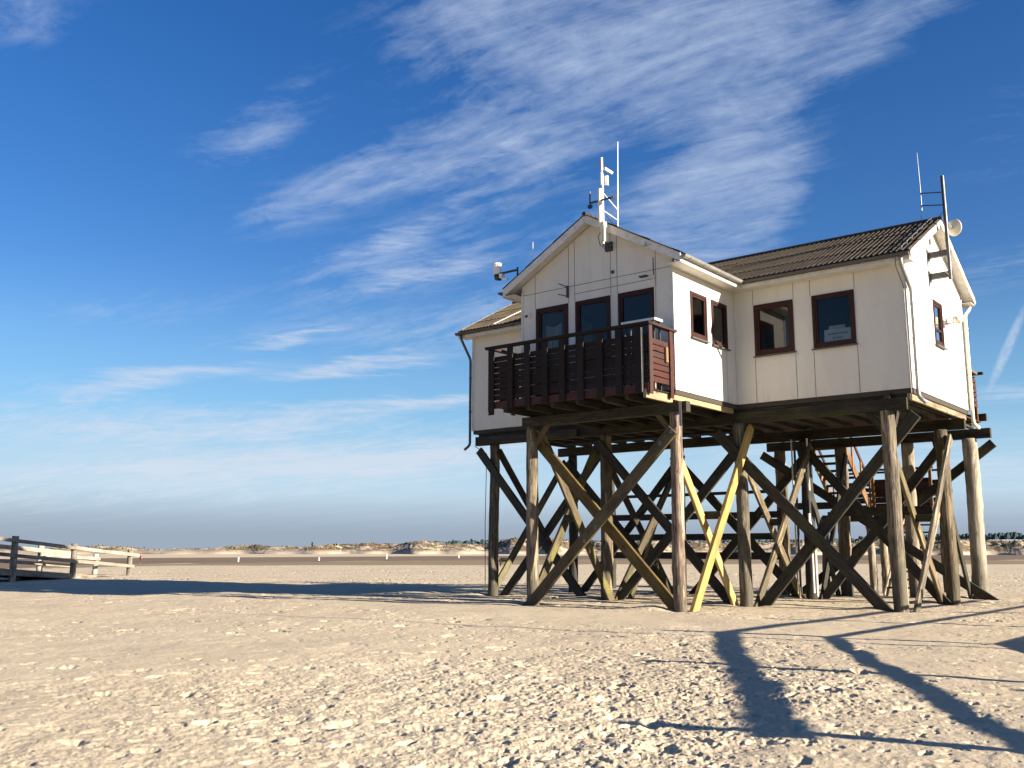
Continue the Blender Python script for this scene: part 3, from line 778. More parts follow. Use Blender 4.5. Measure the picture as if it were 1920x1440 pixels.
slab(Pb, XR0 + .04, XR1 - .04, .06, TM - .003, -.045, -.198).build('roof_deck', TRIM, roof)
rp = MB(); rp.tube([(XR0 - .02, RY, RZ + .015), (XR1 + .02, RY, RZ + .015)], .075, 10)
rp.build('ridge_cap', ROOF, roof)
# front wing roof
froof = empty('wing_roof', (0, 0, 0)); froof.parent = hut
TF = WF / 2 + .5
YF = -LF - .40
Pr = lambda s, t, h: (.5 - t, s, RZ - .562 * (TF - t) + h * .87)
Pl = lambda s, t, h: (-WF - .5 + t, s, RZ - .562 * (TF - t) + h * .87)
corrugated('corrugated_sheet', Pr, YF - .03, -.42, 0, TF, froof, rows=3)
corrugated('corrugated_sheet', Pl, YF - .03, -.42, 0, TF, froof, rows=3)
corrugated('corrugated_sheet', Pr, -.42, 1.4, .6, TF, froof, rows=2)
corrugated('corrugated_sheet', Pl, -.42, 1.4, .6, TF, froof, rows=2)
slab(Pr, YF + .03, -.35, .06, TF, -.045, -.20).build('roof_deck', TRIM, froof)
slab(Pl, YF + .03, -.35, .06, TF - .003, -.045, -.198).build('roof_deck', TRIM, froof)
MB().tube([(RX, YF - .05, RZ + .015), (RX, RY, RZ + .015)], .075, 10).build('ridge_cap', ROOF, froof)
# bargeboards
def barge(P, s, t0, t1, out, parent, wd=.30, th=.03):
    a, b, c, d = P(s, t0, -.01), P(s, t1, -.01), P(s, t1, -wd), P(s, t0, -wd)
    a2, b2, c2, d2 = P(s + out * th, t0, -.01), P(s + out * th, t1, -.01), P(s + out * th, t1, -wd), P(s + out * th, t0, -wd)
    MB().add([a, b, c, d, a2, b2, c2, d2], [(0, 1, 2, 3), (4, 5, 6, 7), (0, 1, 5, 4), (1, 2, 6, 5), (2, 3, 7, 6), (3, 0, 4, 7)]).build('bargeboard', TRIM, parent)
barge(Pr, YF + .03, .02, TF, -1, froof); barge(Pl, YF + .028, .02, TF, -1, froof)
barge(Pm, XR1 - .04, .02, TM, 1, roof, .27); barge(Pb, XR1 - .042, .02, TM, 1, roof, .27)
barge(Pm, XR0 + .04, .02, TM, -1, roof, .27); barge(Pb, XR0 + .042, .02, TM, -1, roof, .27)
# soffits and fascias under the eaves
def boxpart(name, a, b, m, parent): return MB().box(a, b).build(name, m, parent)
boxpart('soffit', (.012, YF + .035, 9.765), (.47, -.5, 9.785), TRIM, froof)
boxpart('soffit', (-WF - .47, YF + .035, 9.765), (-WF - .012, -.5, 9.785), TRIM, froof)
boxpart('fascia', (.472, YF + .036, 9.735), (.497, -.47, 9.93), TRIM, froof)
boxpart('fascia', (-WF - .497, YF + .036, 9.735), (-WF - .472, -.47, 9.93), TRIM, froof)
boxpart('soffit', (.012, -.468, 9.763), (XR1 - .05, -.012, 9.783), TRIM, roof)
boxpart('soffit', (XR0 + .05, -.468, 9.763), (-WF - .012, -.012, 9.783), TRIM, roof)
boxpart('soffit', (XR0 + .05, LV + .012, 9.763), (XR1 - .05, LV + .468, 9.783), TRIM, roof)
boxpart('fascia', (.50, -.497, 9.735), (XR1 - .05, -.47, 9.93), TRIM, roof)
boxpart('fascia', (XR0 + .05, -.497, 9.735), (-WF - .50, -.47, 9.93), TRIM, roof)
boxpart('fascia', (XR0 + .05, LV + .47, 9.735), (XR1 - .05, LV + .497, 9.93), TRIM, roof)
# gutters (open half pipes with brackets)
def gutter(p0, p1, out, m, parent, r=.085):
    p0 = Vector(p0); p1 = Vector(p1); d = (p1 - p0); L = d.length; d.normalize(); o_ = Vector(out); mb = MB()
    n = 9
    def ring(p, rr_):
        return [tuple(p + o_ * (rr_ * math.cos(math.pi + math.pi * k / (n - 1))) + Vector((0, 0, rr_ * math.sin(math.pi + math.pi * k / (n - 1))))) for k in range(n)]
    a, b, c, e = ring(p0, r), ring(p1, r), ring(p0, r - .012), ring(p1, r - .012)
    mb.add(a + b, [(k, k + 1, n + k + 1, n + k) for k in range(n - 1)]); mb.add(c + e, [(k, k + 1, n + k + 1, n + k) for k in range(n - 1)])
    for q0, q1 in ((a[0], c[0]), (a[-1], c[-1])):
        mb.add([q0, q1, tuple(Vector(q1) + d * L), tuple(Vector(q0) + d * L)], [(0, 1, 2, 3)])
    mb.add(a + [tuple(p0)], [tuple(range(n))]); mb.add(b, [tuple(range(n))])
    mb.tube([p0 + o_ * r, p1 + o_ * r], .012, 6)
    g = mb.build('gutter', m, parent, smooth=False, fix=False)
    k = MB(); q = .35
    while q < L - .1:
        c0 = p0 + d * q
        for i in range(n - 1):
            t1, t2 = math.pi + math.pi * i / (n - 1), math.pi + math.pi * (i + 1) / (n - 1)
            pts = []
            for (tt, rr_) in ((t1, r + .003), (t2, r + .003), (t2, r + .012), (t1, r + .012)):
                pts.append(c0 + o_ * (rr_ * math.cos(tt)) + Vector((0, 0, rr_ * math.sin(tt))))
            k.add([tuple(p_ - d * .015) for p_ in pts] + [tuple(p_ + d * .015) for p_ in pts], [(0, 1, 2, 3), (4, 5, 6, 7), (0, 1, 5, 4), (2, 3, 7, 6), (1, 2, 6, 5), (3, 0, 4, 7)])
        q += .82
    k.build('gutter_bracket', m, g)
    return g
gutter((.59, YF - .02, 9.93), (.59, -.52, 9.93), (1, 0, 0), ZINC, froof)
gutter((-WF - .59, YF - .02, 9.93), (-WF - .59, -.52, 9.93), (-1, 0, 0), ZINCD, froof)
gutter((.60, -.59, 9.925), (XR1 - .03, -.59, 9.925), (0, -1, 0), ZINCD, roof)
gutter((XR0 + .02, -.59, 9.925), (-WF - .60, -.59, 9.925), (0, -1, 0), ZINCD, roof)
gutter((XR0 + .02, LV + .59, 9.925), (XR1 - .03, LV + .59, 9.925), (0, 1, 0), ZINC, roof)
# downpipes
def bend(pts, k=5):
    pts = [Vector(p) for p in pts]; out = [pts[0]]
    for a, b, c in zip(pts, pts[1:], pts[2:]):
        f = min(.12, (a - b).length * .4, (c - b).length * .4)
        p, q = b + (a - b).normalized() * f, b + (c - b).normalized() * f
        for i in range(k + 1):
            t = i / k; out.append(p * (1 - t) ** 2 + b * 2 * t * (1 - t) + q * t * t)
    return out + [pts[-1]]
def downpipe(pts, m, r=.055, rings=()):
    o = MB().tube(bend(pts), r, 12).build('downpipe', m, hut, smooth=False)
    o.data.polygons.foreach_set('use_smooth', [len(p_.vertices) == 4 for p_ in o.data.polygons])
    for (x, y, z) in rings: MB().tube([(x, y, z - .02), (x, y, z + .02)], r + .012, 12).build('pipe_clip', m, o)
downpipe([(LR + .08, -.59, 9.86), (LR + .08, -.55, 9.62), (LR + .10, .16, 9.0), (LR + .10, .16, 5.92), (LR + .30, .16, 5.72)], ZINC, .055, [(LR + .10, .16, z) for z in (8.6, 7.6, 6.7)])
downpipe([(LR + .12, LV + .59, 9.86), (LR + .12, LV + .55, 9.68), (LR + .10, LV - .02, 9.35), (LR + .10, LV - .02, 5.75), (LR + .20, LV + .25, 5.6)], CREAMP, .058, [(LR + .10, LV - .02, z) for z in (8.9, 7.9, 6.8)])
downpipe([(XR0 + .25, -.59, 9.86), (XR0 + .25, -.56, 9.70), (-LL - .07, -.05, 8.95), (-LL - .07, -.05, 5.60), (-LL - .22, -.20, 5.42)], ZINCD, .05, [(-LL - .07, -.05, z) for z in (8.2, 6.9)])
# lightning conductor wire with little stands along the right verge
wr_ = MB(); st = MB(); pv = []
for i in range(13):
    t = .15 + i * .27; p_ = Vector(Pm(XR1 - .30, t, .10)); pv.append(p_ + Vector((0, 0, .03 * (i % 2))))
    if i % 2 == 0: st.box((p_.x - .02, p_.y - .02, p_.z - .09), (p_.x + .02, p_.y + .02, p_.z + .05))
wr_.tube(pv, .011, 5)
lw = wr_.build('lightning_wire', METALG, roof); st.build('wire_stand', METALG, lw)
wr_ = MB(); st = MB(); pv = []
for i in range(12):
    t = .1 + i * .28; p_ = Vector(Pm(XR0 + .16, t, .08)); pv.append(p_)
    if i % 2 == 0: st.tube([p_ - Vector((0, 0, .06)), p_ + Vector((0, 0, .13))], .014, 5)
wr_.tube(pv, .010, 5)
lw = wr_.build('lightning_wire', METALG, roof); st.build('wire_stand', METALG, lw)
# conductor rods lying down the left slope
MB().tube([Pm(-9.7, .1, .06), Pm(-9.2, TM * .95, .06)], .018, 5).build('roof_rod', METALG, roof)
MB().tube([Pm(-8.1, .05, .06), Pm(-7.3, 1.6, .06)], .018, 5).build('roof_rod', METALG, roof)
# earth wire down the wall next to the right corner
MB().tube(bend([(XR1 - .38, -.66, 9.9), (XR1 - .42, -.6, 9.6), (LR - .05, -.03, 9.1), (LR - .03, -.03, 6.0)]), .011, 5).build('earth_wire', ZINCD, hut)

# platform timbers -------------------------------------------------
def beam(p0, p1, h, wd, m=W_BEAM_SHADE, name='beam', parent=hut, label=None):
    d = Vector(p1) - Vector(p0); n = Vector((0, 0, 1)).cross(d).normalized()
    o = board(name, p0, p1, h, wd, n, m, parent)
    if label: o['label'] = label
    return o
# rim joists
beam((-.12, -LF - .05, 5.97), (-.12, -.15, 5.97), .21, .10, W_BEAM, 'rim_joist')
beam((LR - .13, .05, 5.95), (LR - .13, LV - .1, 5.95), .22, .10, W_BEAM, 'rim_joist')
beam((-LL + .25, .14, 6.0), (-.18, .14, 6.0), .15, .10, W_OLD, 'rim_joist')
beam((-.06, .14, 6.0), (LR - .2, .14, 6.0), .15, .10, W_OLD, 'rim_joist')
for x in np.arange(-10.4, 5.0, .85):
    beam((float(x), .2, 5.955), (float(x), 5.9, 5.955), .13, .09, W_OLD, 'floor_joist')
for x in (-5.1, -4.2, -3.3, -2.4, -1.5, -.75):
    beam((x, -LF - 1.45, 5.87), (x, .1, 5.87), .20, .10, W_OLD, 'floor_joist')
beam((-.12, -LF - 1.5, 5.87), (-.12, -LF - .07, 5.87), .24, .10, W_BEAM, 'floor_joist')
# main beams on the pile heads
beam((-10.85, .02, 5.72), (5.18, .02, 5.72), .34, .20)
beam((-10.6, -.22, 5.70), (-6.0, -.22, 5.70), .26, .12, W_BEAM_SHADE)
beam((-10.65, 5.1, 5.67), (-2.2, 5.1, 5.67), .34, .22, W_OLD)
beam((-2.6, 5.32, 5.67), (5.35, 5.32, 5.67), .34, .2, W_BEAM_SHADE)
beam((-2.9, 8.6, 5.68), (5.36, 8.6, 5.68), .34, .2, W_OLD)
beam((-5.35, -4.06, 5.60), (.47, -4.06, 5.60), .30, .24, W_BEAM_SHADE)
beam((4.65, -.1, 5.98), (4.65, 9.0, 5.98), .16, .16, W_OLD)
beam((0.05, 5.4, 5.98), (0.05, 9.0, 5.98), .16, .16, W_OLD)
beam((-2.4, 5.4, 5.98), (-2.4, 9.0, 5.98), .16, .16, W_OLD)
for (x, y) in ((.30, -4.21), (-.05, -4.21)):
    MB().box((x - .04, y - .012, 5.05), (x + .04, y, 5.75)).build('steel_strap', METALG, hut) if x > .1 else None

# piles
PX = {'a': -10.0, 'b': -5.0, 'c': .05, 'd': 4.65}
def pile(x, y, zt, r0, r1, m, seed, lab=None, lean=(0, 0)):
    o = pole('pile', (x + lean[0], y + lean[1], -.4), (x, y, zt), r0, r1, m, hut, seed)
    if lab: o['label'] = lab
    return o
pile(.05, -4.05, 5.46, .185, .175, W_PILE_RED, 1, 'pale knotty pile with reddish bark')
pile(-5, -4.05, 5.46, .19, .18, W_PILE, 2)
pile(-10, 0, 5.56, .20, .185, W_PILE, 3)
pile(-5, 0, 5.56, .20, .19, W_PILE, 4)
pile(.05, 0, 5.56, .205, .185, W_PILE, 5)
pile(4.65, 0, 5.56, .205, .19, W_PILE, 6)
pile(-10, 5.1, 5.5, .20, .19, W_OLD, 7)
pile(-5, 5.1, 5.5, .20, .19, W_OLD, 8)
pile(.05, 5.1, 5.5, .20, .19, W_OLD, 9)
pile(4.65, 5.1, 5.5, .215, .20, W_PILE, 10)
pile(-2.35, 8.45, 5.51, .24, .22, W_PILE, 11)
pile(4.65, 8.5, 5.51, .255, .235, W_PILE_PALE, 12, 'smooth pale pile, thickest of all')
pile(.05, 8.5, 5.51, .22, .21, W_PILE, 13)
pile(2.5, 8.6, 5.5, .22, .21, W_PILE_PALE, 14)

# braces: (p0, p1, material, width, thickness, normal)
def brace(p0, p1, m=W_OLD, wd=.31, th=.10, n=(0, -1, 0), label=None, ext=(.0, .0)):
    p0 = Vector(p0); p1 = Vector(p1); d = (p1 - p0).normalized()
    o = board('brace', tuple(p0 - d * ext[0]), tuple(p1 + d * ext[1]), wd, th, n, m, hut)
    if label: o['label'] = label
    return o
Z0 = -.25
# front bay, between the two front piles
brace((-5.22, -4.29, Z0), (.10, -4.29, 4.95), W_GOLD, .33, .11)
brace((-4.95, -3.80, 4.95), (.05, -3.80, Z0), W_GOLD, .33, .11)
# row y = 0
brace((-10.5, -.26, 5.35), (-5.55, -.26, Z0), W_OLD)
brace((-9.9, .27, Z0), (-5.1, .27, 5.3), W_OLD)
brace((-5.15, -.26, 5.3), (-.05, -.26, Z0), W_OLD)
brace((-4.95, .27, Z0), (.30, .27, 5.3), W_OLD)
brace((-.62, -.27, 5.30), (4.55, -.27, Z0), W_OLD, .33, .12)
brace((.30, .28, Z0), (5.30, .28, 5.45), W_OLD, .34, .12)
# row y = 5.1
brace((-10.1, 4.84, 5.2), (-5.0, 4.84, Z0), W_OLD)
brace((-9.9, 5.37, Z0), (-5.0, 5.37, 5.2), W_OLD)
brace((-5.1, 4.84, 5.2), (.0, 4.84, Z0), W_OLD)
brace((-4.9, 5.37, Z0), (.2, 5.37, 5.2), W_OLD)
brace((.0, 4.84, 5.3), (4.7, 4.84, Z0), W_OLD)
brace((.15, 5.42, Z0), (4.7, 5.42, 5.2), W_OLD)
# long rear bay
brace((-2.95, 8.16, 5.35), (5.25, 8.16, Z0 + .1), W_OLD, .32, .11)
brace((-2.2, 8.86, Z0), (5.35, 8.86, 5.35), W_OLD, .32, .11)
# bays running back from the front row
NX = (1, 0, 0)
brace((-4.76, -4.05, 5.4), (-4.76, .05, Z0), W_GREEN, .30, .10, NX)
brace((-5.26, -4.0, Z0), (-5.26, .0, 5.3), W_GREEN, .30, .10, NX)
brace((.31, -3.95, Z0), (.31, .25, 5.45), W_YELL, .30, .12, NX, 'bright yellow new brace')
brace((-.22, -4.0, 5.0), (-.22, -.02, Z0), W_YELL, .28, .10, NX, 'yellow new brace')
for (x, y0, y1) in ((-9.74, 0, 5.1), (-4.74, 0, 5.1), (.31, 0, 5.1), (4.92, .25, 5.2)):
    m1 = W_GREEN if x < 0 else W_PILE
    xa, xb = (x - .54, x) if x < -9 else (x, x - .54)
    brace((xa, y0, Z0), (xa, y1 - .1, 5.25), m1, .28, .10, NX)
    brace((xb, y0, 5.3), (xb, y1, Z0), m1 if x > 0 else W_OLD, .28, .10, NX)
brace((4.40, 5.2, 5.2), (4.40, 8.4, Z0), W_OLD, .26, .09, NX)
brace((.31, 5.2, Z0), (.31, 8.4, 5.2), W_OLD, .26, .09, NX)
brace((-.2, 5.2, 5.2), (-.2, 8.4, Z0), W_OLD, .26, .09, NX)
board('walkway_beam', (.3, 7.0, 3.0), (3.7, 7.0, 3.0), .30, .12, (0, -1, 0), W_OLD, hut)
board('walkway_beam', (-2.3, 8.2, 3.3), (.2, 8.2, 3.3), .26, .10, (0, -1, 0), W_OLD, hut)
brace((-4.74, .9, Z0), (-4.74, 3.0, 2.9), W_GREEN, .24, .10, NX)
# spacer blocks at crossings and short struts under the cap
for (a, b) in (((-.22, -1.9, 2.66), (.31, -1.9, 2.66)), ((-5.24, -2.0, 2.66), (-4.78, -2.0, 2.66)), ((-.2, 2.6, 2.55), (.33, 2.6, 2.55)), ((4.4, 2.7, 2.6), (4.92, 2.7, 2.6))):
    board('spacer_block', a, b, .24, .22, (0, 0, 1), W_BEAM_SHADE, hut)
for (x, y, sx) in ((-.02, -4.06, -1), (-4.93, -4.06, 1), (4.6, .03, -1)):
    brace((x + sx * .55, y, 5.55), (x + sx * .05, y + .02, 4.9), W_GOLD if y < -1 else W_OLD, .16, .12, (0, -1, 0))
for (x, y, sy) in ((.05, .1, 1), (4.65, .1, 1)):
    brace((x, y + .6 * sy, 5.6), (x, y + .05, 4.8), W_BEAM_SHADE, .16, .12, NX)
# bolts
bm_ = MB()
for (x, y, z) in ((-2.50, -4.342, 2.30), (-.30, -4.342, 4.60), (.06, -4.342, 4.9), (-4.95, -4.245, 5.0), (-2.9, -4.342, 1.9)):
    for (r_, d0, d1) in ((.052, 0, .008), (.028, .008, .03)):
        bm_ = MB().tube([(x, y - d0, z), (x, y - d1, z)], r_, 10)
        if r_ > .05: par = bm_.build('bolt', METALG, hut)
        else: bm_.build('bolt_head', METALD, par)
# horizontal boards of the rear wind screen
pole('pile', (-10.3, 8.45, -.3), (-10.3, 8.45, 5.3), .18, .17, W_OLD, hut, 40)
for (z, h) in ((3.92, .13), (3.02, .26), (2.18, .26), (1.42, .28)):
    board('screen_rail', (-10.3, 8.2, z), (-2.3, 8.2, z), h, .07, (0, -1, 0), W_RED if z > 2.5 else W_OLD, hut)
# water pipes clamped to the middle pile
for k, (x, y, m_, r_) in enumerate(((.26, 4.82, WHITEP, .035), (-.20, 4.80, BLACKP, .045), (-.32, 4.84, CREAMP, .03))):
    MB().tube([(x, y, .2), (x, y, 5.5)], r_, 8).build('water_pipe', m_, hut)
MB().tube(bend([(.42, 4.7, .1), (.42, 4.7, 2.0), (.26, 4.7, 2.25), (.26, 4.7, 2.9)]), .04, 8).build('water_pipe', WHITEP, hut)
MB().tube([(-10.16, -.26, 0.1), (-10.19, -.25, 2.6), (-10.14, -.24, 5.2), (-10.6, -.4, 5.5)], .014, 5).build('cable', BLACKP, hut)
MB().tube(bend([(-8.4, 1.0, 5.85), (-5.0, 2.6, 5.25), (-4.0, 3.0, 5.75)], 8), .012, 5).build('cable', BLACKP, hut)
MB().tube([(-9.0, 3.2, 5.78), (-1.2, 3.2, 5.74)], .07, 10).build('water_pipe', BLACKP, hut)

# balcony -----------------------------------------------------------
balc = empty('balcony', (0, 0, 0)); balc.parent = hut
YB = -5.35
MBd = MB()
y = YB + .02
while y < -LF - .12:
    MBd.box((-5.66, y, 5.985), (-.02, y + .13, 6.025)); y += .145
MBd.build('deck_boards', W_BALC_SHADE, balc)
board('edge_board', (-5.7, YB - .02, 6.02), (.0, YB - .02, 6.02), .22, .045, (0, -1, 0), W_BALC, balc)
for x in (-5.57, -4.83, -4.17, -3.51, -2.88, -2.22, -1.56, -.93, -.27):
    zb_ = 5.72 if x < -5 else 5.88
    board('baluster', (x, YB - .075, zb_), (x, YB - .075, 7.76), .215 if x < -.5 else .26, .05, (0, -1, 0), W_BALC_SHADE, balc)
for k in range(8):
    z = 6.25 + k * .172
    board('slat', (-5.66, YB, z), (-.03, YB, z), .158, .03, (0, -1, 0), W_BALC_SHADE, balc)
board('handrail', (-5.80, YB - .03, 7.825), (.10, YB - .03, 7.825), .20, .08, (0, 0, 1), W_BALC_SHADE, balc)
for (xs, lit) in ((-.02, True), (-5.68, False)):
    for k in range(7):
        z = 6.30 + k * .178
        board('slat', (xs, YB + .03, z), (xs, -LF - .03, z), .155, .03, (1, 0, 0), W_BALC, balc)
    for yy in (YB + .06, -4.16):
        board('baluster', (xs + (.045 if lit else -.045), yy, 5.86), (xs + (.045 if lit else -.045), yy, 7.78), .17, .055, (1, 0, 0), W_BALC, balc)
    board('handrail', (xs + (.02 if lit else -.02), YB + .08, 7.83), (xs + (.02 if lit else -.02), -LF + .0, 7.83), .19, .08, (0, 0, 1), W_BALC, balc)
board('handrail', (-.02, -3.95, 7.835), (.0, -3.88, 7.835), .2, .09, (0, 0, 1), W_BALC, balc)
board('cleat', (.035, -4.42, 6.85), (.035, -4.42, 7.28), .12, .05, (1, 0, 0), W_ORNG, balc)
MB().tube([(-.02, -5.0, 6.03), (-.02, -5.0, 6.2)], .03, 6).build('foot_post', W_BEAM, balc)
# string of rope knots down the front corner
rp_ = MB().tube([(-.16, YB - .11, 5.9), (-.16, YB - .115, 7.7)], .012, 6)
for z in (6.1, 6.35, 6.6, 6.85, 7.1, 7.35, 7.6): rp_.tube([(-.16, YB - .11, z - .03), (-.16, YB - .11, z), (-.16, YB - .11, z + .03)], [.006, .028, .006], 6)
rp_.build('knotted_rope', METALG, balc)

# rear terrace --------------------------------------------------------
ter = empty('rear_terrace', (0, 0, 0)); ter.parent = hut
tb = MB(); x = -2.9
while x < 5.0:
    tb.box((x, LV + .02, 6.07), (x + .135, 8.72, 6.11)); x += .15
tb.build('deck_boards', W_RED, ter)
for k in range(6): board('slat', (-2.9 + (1.9 if k > 9 else 0), 8.66, 6.66 + k * .175), (4.98, 8.66, 6.66 + k * .175), .145, .03, (0, -1, 0), W_RED, ter)
for x in (-2.9, -1.5, .2, 1.8, 3.4, 4.94): board('baluster', (x, 8.60, 5.9), (x, 8.60, 7.7), .11, .07, (0, -1, 0), W_ORNG, ter)
board('handrail', (-3.0, 8.62, 7.80), (5.25, 8.62, 7.80), .17, .09, (0, 0, 1), W_BALC_SHADE, ter)
board('edge_beam', (-3.0, 8.78, 6.26), (5.22, 8.78, 6.26), .26, .12, (0, -1, 0), W_OLD, ter)
for k in range(6): board('slat', (4.99, LV + .1, 6.66 + k * .175), (4.99, 8.6, 6.66 + k * .175), .145, .03, (1, 0, 0), W_BALC, ter)
board('handrail', (5.02, LV + .1, 7.79), (5.02, 8.6, 7.79), .16, .08, (0, 0, 1), W_ORNG, ter)

# stair with landing behind the hut -----------------------------------
stair = empty('wooden_staircase', (0, 9.0, 0), 'red-brown open wooden staircase with landing seen through the piles behind the hut', 'staircase')
def SB(name, p0, p1, wd, th, n, m): return board(name, (p0[0], p0[1] - 9.0, p0[2]), (p1[0], p1[1] - 9.0, p1[2]), wd, th, n, m, stair)
for k in range(10):
    SB('tread', (-1.42, 9.12 + .30 * k, 5.86 - .275 * k), (-.10, 9.12 + .30 * k, 5.86 - .275 * k), .30, .085, (0, 0, 1), W_RED)
for x, m_ in ((-1.46, W_ORNG), (-.06, W_ORNG)):
    SB('stringer', (x, 8.85, 6.0), (x, 12.1, 3.05), .34, .07, (1, 0, 0), m_)
for x in (-1.50, -.02):
    SB('stair_handrail', (x, 8.8, 7.1), (x, 12.0, 4.2), .14, .06, (1, 0, 0), W_RED)
    for k in range(4):
        SB('baluster', (x, 9.1 + k * .9, 5.6 - k * .83), (x, 9.1 + k * .9, 6.8 - k * .83), .12, .06, (1, 0, 0), W_ORNG)
SB('landing_deck', (-1.9, 12.7, 3.15), (2.4, 12.7, 3.15), 1.4, .12, (0, 0, 1), W_RED)
for k in range(5):
    SB('slat', (.10, 12.02, 3.42 + k * .24), (2.3, 12.02, 3.42 + k * .24), .17, .03, (0, -1, 0), W_RED)
    SB('slat', (-1.9, 13.4, 3.42 + k * .24), (2.3, 13.4, 3.42 + k * .24), .17, .03, (0, -1, 0), W_RED)
SB('handrail', (.0, 12.0, 4.85), (2.4, 12.0, 4.85), .14, .08, (0, 0, 1), W_BALC)
SB('handrail', (-2.0, 13.42, 4.85), (2.4, 13.42, 4.85), .14, .08, (0, 0, 1), W_BALC)
for x in (.05, 1.1, 2.3): SB('baluster', (x, 11.95, 3.0), (x, 11.95, 4.85), .12, .07, (0, -1, 0), W_ORNG)
for x in (-1.9, .2, 2.3): SB('baluster', (x, 13.45, 3.0), (x, 13.45, 4.85), .12, .07, (0, -1, 0), W_ORNG)
SB('landing_beam', (-2.1, 11.95, 2.95), (2.5, 11.95, 2.95), .24, .12, (0, -1, 0), W_OLD)
SB('landing_beam', (-2.1, 13.4, 2.95), (2.5, 13.4, 2.95), .24, .12, (0, -1, 0), W_OLD)
for k in range(10):
    SB('tread', (1.35, 11.75 - .29 * k, 2.9 - .29 * k), (2.45, 11.75 - .29 * k, 2.9 - .29 * k), .28, .06, (0, 0, 1), W_RED)
for x in (1.3, 2.5): SB('stringer', (x, 12.0, 3.1), (x, 8.85, -.05), .30, .07, (1, 0, 0), W_BEAM)
for i, (x, y, m_) in enumerate(((-2.05, 11.9, W_PILE), (-1.16, 11.9, W_PILE), (-.1, 11.9, W_PILE_PALE), (.5, 11.4, W_PILE_PALE), (1.35, 12.2, W_PILE_PALE), (-1.9, 13.4, W_PILE), (2.3, 13.3, W_PILE))):
    o = pole('support_post', (x, y - 9.0, -.3), (x, y - 9.0, 3.0 if i != 3 else 2.2), .15, .14, m_, stair, 60 + i)

# ------------------------------------------------------------------ things fixed to the hut
def lathe(mb, c, prof, axis='z', n=20):
    k = len(mb.v)
    for (r_, h_) in prof:
        for j in range(n):
            a = 2 * math.pi * j / n; u, v_ = r_ * math.cos(a), r_ * math.sin(a)
            mb.v.append((c[0] + u, c[1] + v_, c[2] + h_) if axis == 'z' else (c[0] + h_, c[1] + u, c[2] + v_) if axis == 'x' else (c[0] + u, c[1] + h_, c[2] + v_))
    for i in range(len(prof) - 1):
        for j in range(n):
            mb.f.append((k + i * n + j, k + i * n + (j + 1) % n, k + (i + 1) * n + (j + 1) % n, k + (i + 1) * n + j))
    mb.f.append(tuple(k + j for j in range(n))); mb.f.append(tuple(k + (len(prof) - 1) * n + j for j in range(n)))
    return mb

# front radio mast
fm = empty('antenna_mast', (-1.98, -4.5, 10.7), 'white radio mast with stacked antennas in front of the front gable peak', 'antenna')
def lp(x, y, z, o=(-1.98, -4.5, 10.7)): return (x - o[0], y - o[1], z - o[2])
MB().tube([lp(-1.98, -4.5, 10.7), lp(-1.98, -4.5, 12.9)], .032, 10).build('pole', WHITEP, fm)
b1 = MB(); b1.tube([lp(-2.03, -4.58, 11.35), lp(-2.03, -4.58, 12.42)], .062, 12); b1.build('panel_antenna', CREAMP, fm)
b1 = MB(); b1.tube([lp(-1.98, -4.55, 12.55), lp(-1.98, -4.55, 12.95)], .045, 12); b1.build('panel_antenna', WHITEP, fm)
b1 = MB(); b1.tube([lp(-1.98, -4.53, 13.0), lp(-1.98, -4.53, 13.42)], .036, 12); b1.build('panel_antenna', WHITEP, fm)
MB().tube([lp(-2.04, -4.53, 13.1), lp(-2.04, -4.53, 13.36)], .02, 8).build('red_band', plain('faded_red', (.5, .2, .15), .5), fm)
MB().box(lp(-2.09, -4.60, 11.22), lp(-1.89, -4.44, 11.38)).build('clamp', CREAMP, fm)
MB().box(lp(-2.04, -4.56, 10.78), lp(-1.98, -4.47, 11.22)).box(lp(-1.965, -4.56, 10.78), lp(-1.91, -4.47, 11.22)).build('bracket_arm', CREAMP, fm)
MB().tube([lp(-1.98, -4.4, 13.12), lp(-1.98, -3.98, 13.10)], .055, 10).build('side_antenna', CREAMP, fm)
MB().box(lp(-1.93, -4.46, 12.55), lp(-1.84, -4.38, 12.85)).build('junction_box', WHITEP, fm)
MB().tube([lp(-1.98, -4.45, 12.30), lp(-1.98, -3.70, 12.00)], .016, 8).build('cross_arm', WHITEP, fm)
MB().tube([lp(-1.98, -4.45, 11.75), lp(-1.98, -3.70, 11.66)], .016, 8).build('cross_arm', WHITEP, fm)
MB().tube([lp(-1.98, -3.68, 11.45), lp(-1.98, -3.66, 12.6), lp(-1.98, -3.60, 14.25)], [.022, .018, .010], 8).build('whip_antenna', WHITEP, fm)
MB().tube([lp(-2.38, -4.6, 11.95), lp(-2.38, -4.6, 12.42)], .022, 8).box(lp(-2.44, -4.64, 11.88), lp(-2.32, -4.55, 11.98)).build('dark_antenna', BLACKP, fm)
MB().box(lp(-2.40, -4.61, 12.02), lp(-1.55, -4.57, 12.07)).build('cross_arm', METALD, fm)
MB().tube([lp(-1.62, -4.59, 12.02), lp(-1.55, -4.50, 12.10)], .05, 8).build('dark_antenna', METALD, fm)
MB().tube([lp(-1.98, -4.5, 10.72), lp(-1.98, -4.5, 10.66), lp(-1.92, -4.2, 10.74), lp(-2.1, -3.93, 10.78)], .028, 8).build('wall_arm', METALD, fm)
MB().box(lp(-2.27, -3.99, 10.64), lp(-2.03, -3.902, 10.92)).build('wall_box', METALD, fm)
MB().tube([lp(-2.0, -4.5, 11.2), lp(-2.22, -4.42, 11.0), lp(-2.2, -4.35, 10.75), lp(-2.05, -4.3, 10.6), lp(-2.02, -4.45, 10.9)], .012, 6).build('cable', BLACKP, fm)
